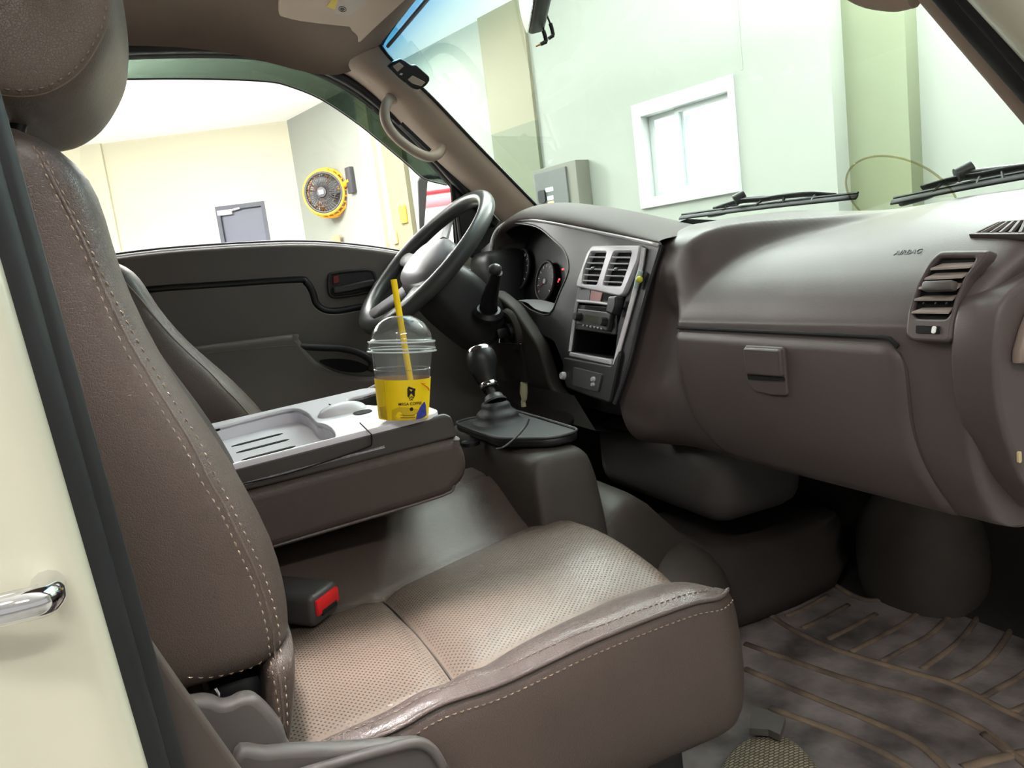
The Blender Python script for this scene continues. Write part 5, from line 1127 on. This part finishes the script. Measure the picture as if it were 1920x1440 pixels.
# left wall seen through the driver window, seen square on
LW = Plane(G(-2.14, 9.0, .78), -r0h, (0, 0, 1)); s_ = 1 if LW.w.dot(CAM_LOC-LW.o) > 0 else -1
LW = Plane(G(-2.14, 9.0, .78), r0h*(1 if s_ < 0 else -1), (0, 0, 1))
if LW.w.dot(CAM_LOC-LW.o) < 0: LW = Plane(LW.o, -LW.u, (0, 0, 1))
def lx(x, y): return LW.px(x, y)
sgx = 1 if lx(300, 400).x > 0 else -1
dq = [lx(402, 388), lx(494, 377), lx(512, 470), lx(418, 470)]
dx0, dx1 = sorted((( dq[0].x+dq[3].x)/2-.0, (dq[1].x+dq[2].x)/2)); dz1 = (dq[0].y+dq[1].y)/2
lw = [Vector((0, gz)), Vector((sgx*7.5, gz)), Vector((sgx*7.5, cz)), Vector((0, cz))]
struct(LW.plate('wall_left', [lw, [Vector((dx0, gz+.01)), Vector((dx1, gz+.01)), Vector((dx1, dz1)), Vector((dx0, dz1))]], .15, mwl, None, lift=-.15))
sx_ = lx(212, 380).x; struct(LW.plate('trim_5', [[Vector((sx_, gz)), Vector((sx_+sgx*.9, gz)), Vector((sx_+sgx*.9, cz)), Vector((sx_, cz))]], .06, mwl, None, lift=-.02))
dr = thing('door_1', None, None, tuple(LW.at((dx0+dx1)/2, gz, -.05))); dr['kind'] = 'structure'
mdg = mat('steel_door_grey', (80, 82, 96), .45); mdf = mat('door_frame_grey', (62, 64, 76), .5)
LW.plate('door_leaf', [[Vector((dx0+.045, gz+.01)), Vector((dx1-.045, gz+.01)), Vector((dx1-.045, dz1-.05)), Vector((dx0+.045, dz1-.05))]], .05, mdg, dr, lift=-.09)
LW.plate('door_frame', [[Vector((dx0, gz+.01)), Vector((dx1, gz+.01)), Vector((dx1, dz1)), Vector((dx0, dz1))], [Vector((dx0+.045, gz+.02)), Vector((dx1-.045, gz+.02)), Vector((dx1-.045, dz1-.05)), Vector((dx0+.045, dz1-.05))]], .10, mdf, dr, lift=-.095)
q0, q1 = lx(408, 401), lx(434, 396); MB().box(LW.at((q0.x+q1.x)/2, (q0.y+q1.y)/2, -.02), (.17, .06, .06), .01, 2, LW.R).build('door_closer', M['silver_soft'], dr); MB().tube([LW.at(q1.x, q1.y+.01, .0), LW.at(*lx(450, 390), .01)], .012, 8).build('closer_arm', M['silver_soft'], dr)
struct(MB().add([G(-9.9, 9.2, CEIL), G(4.2, 11, CEIL), G(9, 3, CEIL), G(5, -6, CEIL), G(-9.9, -6, CEIL)], [(0, 1, 2, 3, 4)]).build('ceiling', mcl, None, False))
struct(MB().add([G(-9.9, 9.2, GZ), G(4.2, 11, GZ), G(9, 3, GZ), G(5, -6, GZ), G(-9.9, -6, GZ)], [(0, 1, 2, 3, 4)]).build('floor', mfl, None, False))
# window in the front wall
wi = thing('window_1', None, None, tuple(FW.at((wx0+wx1)/2, wz0, 0))); wi['kind'] = 'structure'
mup = mat('window_upvc_white', (184, 188, 187), .35); Wd, Hd = wx1-wx0, wz1-wz0; cx_, cy_ = (wx0+wx1)/2, (wz0+wz1)/2
def rc(x0, x1, z0, z1): return [Vector((x0, z0)), Vector((x1, z0)), Vector((x1, z1)), Vector((x0, z1))]
FW.plate('window_casing', [rc(wx0-.01, wx1+.01, wz0-.01, wz1+.01), rc(wx0+.06, wx1-.025, wz0+.055, wz1-.075)], .10, mup, wi, lift=-.075, bev=.004)
xm = FW.px(1280, 280, -.06).x
for x0, x1, l in ((wx0+.06, xm+.02, -.085), (xm-.02, wx1-.025, -.06)):
    FW.plate('window_sash', [rc(x0, x1, wz0+.05, wz1-.07), rc(x0+.035, x1-.035, wz0+.09, wz1-.105)], .03, mup, wi, lift=l, bev=.003)
mdl = mat('daylight_pane', (255, 255, 255), .3, emit=(246, 252, 255), estr=1.6); FW.plate('window_pane', [rc(wx0+.06, wx1-.025, wz0+.05, wz1-.07)], .006, mdl, wi, lift=-.08)
FW.plate('blue_film', [rc(xm+.03, xm+.03+.085, wz0+.09, wz1-.13)], .004, mat('pane_blue', (185, 220, 224), .4, emit=(150, 212, 226), estr=.8), wi, lift=-.072)
# electrical cabinet
ebq = [FW.px(x, y, .14) for x, y in ((998, 318), (1078, 294), (1090, 395), (1014, 395))]
ec_ = thing('electrical_cabinet', 'grey electrical cabinet with warning stickers on the front wall beside the pilaster', 'electrical cabinet', tuple(FW.at(ebq[3].x, ebq[3].y-.3, .1)))
x0, x1 = ebq[0].x, ebq[1].x; z1 = ebq[1].y-.02; z0 = ebq[3].y-.35; mcab = mat('cabinet_grey', (100, 100, 90), .5); mcabd = mat('cabinet_door_grey', (80, 82, 80), .5)
FW.plate('cabinet_body', [rc(x0, x1, z0, z1)], .14, mcab, ec_, lift=.004, bev=.006)
cdr = FW.plate('cabinet_door', [rc(x0+.03, x0+(x1-x0)*.80, z0+.03, z1-.03)], .02, mcabd, ec_, lift=.14, bev=.004)
xw = x1-x0
FW.plate('cabinet_lock', [rrect(.07, .09, .02, x0+.10, z1-.20)], .015, M['black'], cdr, lift=.16)
for dx, dz, w, h, c in ((.40, -.16, .16, .03, (186, 204, 206)), (.40, -.27, .13, .055, (206, 178, 130)), (.40, -.335, .13, .06, (200, 196, 140)), (.40, -.22, .13, .03, (178, 190, 200))): FW.plate('cabinet_sticker', [rrect(w*xw/.9, h, .004, x0+dx*xw, z1+dz)], .003, mat('cabinet_sticker_%d' % c[0], c, .5), cdr, lift=.16)
# wall fan in the corner
fc0 = PN(607, 361, f0h, f0h.dot(G(-1.95, 8.2))); nf = (CAM_LOC-fc0+Vector((-3.6, .6, -.35))).normalized(); uf = Vector((0, 0, 1)).cross(nf).normalized(); FP_ = Plane(fc0, uf, (0, 0, 1)); kf = (fc0-CAM_LOC).dot(CD)/FPX
wf = thing('wall_fan', 'round black wall fan with orange frame high in the corner of the hall', 'wall fan', tuple(fc0))
R_ = 38*kf; mor = mat('fan_orange', (240, 165, 40), .45); mbk = mat('fan_dark', (64, 62, 66), .5)
gw = MB()
for k in range(40):
    a = 2*math.pi*k/40; d = FP_.u*math.cos(a)+FP_.v*math.sin(a); gw.tube([FP_.o+d*R_*.28+FP_.w*.05, FP_.o+d*R_*.7+FP_.w*.045, FP_.o+d*R_*.97+FP_.w*.0], .0045, 5)
for q in (.45, .7, .95): gw.tube([FP_.at(R_*q*math.cos(a), R_*q*math.sin(a), .045 if q < .9 else 0) for a in [2*math.pi*k/40 for k in range(40)]], .005 if q < .9 else .018, 6, closed=True)
gw.build('front_guard', mbk, wf, sharp=0)
MB().lathe([(0, .065), (R_*.24, .06), (R_*.28, .03)], FP_.o, FP_.w, 24).build('guard_badge', mbk, wf); q = FP_.plate('badge_label', [rrect(R_*.26, R_*.2, .005)], .004, mup, wf, lift=.066)
for k in range(4):
    a = math.pi/2*k+.3; d = FP_.u*math.cos(a)+FP_.v*math.sin(a); e = FP_.w.cross(d); MB().grid([[FP_.o+d*R_*r+e*(R_*w*s)+FP_.w*(-.03+.03*s) for s in (-1, 0, 1)] for r, w in ((.15, .12), (.5, .28), (.85, .34))]).build('fan_blade', mat('fan_blade_grey', (120, 122, 118), .4), wf)
MB().lathe([(R_*.3, -.20), (R_*.3, -.06), (R_*.12, -.05), (0, -.05)], FP_.o, FP_.w, 24).build('motor', mbk, wf)
og = MB()
for dz, rr in ((-.0, 1.05), (-.07, 1.16), (-.16, 1.14), (-.24, .95)): og.tube([FP_.at(rr*R_*math.cos(a), rr*R_*math.sin(a), dz) for a in [2*math.pi*k/40 for k in range(40)]], .016, 6, closed=True)
for k in range(24):
    a = 2*math.pi*k/24; d = FP_.u*math.cos(a)+FP_.v*math.sin(a); og.tube([FP_.o+d*R_*1.05, FP_.o+d*R_*1.16-FP_.w*.07, FP_.o+d*R_*1.14-FP_.w*.16, FP_.o+d*R_*.95-FP_.w*.24, FP_.o+d*R_*.3-FP_.w*.26], .012, 5)
og.build('rear_cage', mor, wf, sharp=0)
bp_ = FW.p3(657, 338, .03); MB().tube([FP_.at(0, 0, -.2), bp_], .03, 10).build('wall_bracket', mor, wf); MB().box(bp_, (.10, .26, .05), .01, 2, FW.R).build('bracket_plate', mbk, wf)
# pilasters and orange marks on the front wall beside the fan
for k, (xa, xb) in enumerate(((700, 720), (738, 775))):
    a_, b_ = FW.px(xa, 380).x, FW.px(xb, 380).x; struct(wbox('trim_%d' % (6+k), a_, b_, 0, .05, mpil if k else mwl))
def hang(name, lab, cat, px, py, w, h, col, grp=None):
    q = FW.px(px, py, .055); o = FW.plate(name, [rrect(w, h, .01, q.x, q.y)], .02, mat(name+'_%d' % px, col, .6), None, lift=.052, bev=.003); tag(o, lab, cat, grp)
hang('wall_sign', 'narrow orange sign high on the wall pilaster left of the side mirror', 'sign', 757, 402, .10, .16, (244, 190, 60))
hang('wall_sign', 'small orange and white sign low on the wall beneath the narrow orange one', 'sign', 738, 447, .14, .11, (240, 200, 120))
hang('wall_sign', 'small salmon sign low on the wall below the fan', 'sign', 632, 452, .14, .12, (244, 150, 110))
# parked truck standing behind, seen only in the door mirror
pt = thing('parked_truck', 'white truck with a red stripe parked behind, seen in the side mirror', 'truck', (-5.2, 1.75, GZ)); mpw = mat('truck_white', (236, 236, 236), .35); mpr_ = mat('truck_red', (205, 40, 52), .4)
MB().box((-5.2, 1.9, .9), (2.4, 2.2, 2.0), .12, 3).build('cargo_body', mpw, pt); MB().box((-5.2, 1.9, 1.44), (2.42, 2.22, .14), .06, 3).build('pink_stripe', mat('truck_pink', (232, 130, 138), .4), pt); MB().box((-5.2, 1.9, 1.53), (2.43, 2.23, .045), .02, 2).build('red_stripe', mpr_, pt)
MB().box((-6.7, 1.9, .5), (.9, 2.0, 1.5), .15, 3).build('cab', mpw, pt)
for y in (.95, 2.85):
    for x in (-6.7, -4.6): MB().lathe([(.0, -.1), (.30, -.1), (.36, -.06), (.36, .06), (.30, .1), (0, .1)], (x, y, GZ+.36), (0, 1, 0), 28).build('wheel', M['rubber'], pt)
# ================================================================== light and view
wd = bpy.data.worlds.new('world'); SC.world = wd; wd.use_nodes = True; bg = wd.node_tree.nodes['Background']
bg.inputs['Color'].default_value = (1, .98, .95, 1); bg.inputs['Strength'].default_value = .6
def area(name, loc, target, size, power, col=(1, 1, 1)):
    l = bpy.data.lights.new(name, 'AREA'); l.shape = 'RECTANGLE'; l.size, l.size_y = size; l.energy = power; l.color = col
    o = bpy.data.objects.new(name, l); COL.objects.link(o); o.location = loc; d = Vector(target)-Vector(loc); o.rotation_euler = d.to_track_quat('-Z', 'Y').to_euler(); return o
# fluorescent ceiling battens of the hall
for k, (xc, zc, pw) in enumerate(((-3.8, 6.0, 260), (-2.9, 5.9, 200), (-1.5, 6.3, 110), (2.2, 3.4, 120), (-.9, -1.3, 45), (.9, -1.6, 45), (-4, 1, 60))):
    p = G(xc, zc, CEIL-.06); area('ceiling_batten', p, p-Vector((0, 0, 1)), (1.3, .25), pw, (1, .985, .95))
lmp = area('seat_fill', (.06, -1.12, 2.6), (.15, -.44, .4), (.30, .08), 1.3, (1, .97, .95)); lmp.data.spread = math.radians(13)  # added narrow beam that brightens the seat cushion, not a hall fitting
for xc, zc in ((-3.4, 5.6), (-4.6, 3.0), (-.2, 3.3), (1.7, 2.5)):
    p = G(xc, zc, CEIL-.9); area('fill_uplight', p, p+Vector((0, 0, 1)), (1.2, .3), 320 if xc < 0 else 170)  # added unseen lamps that brighten the ceiling and the sheen on the dash
SC.view_settings.view_transform = 'Standard'; SC.view_settings.look = 'None'; SC.view_settings.exposure = 0; SC.view_settings.gamma = 1
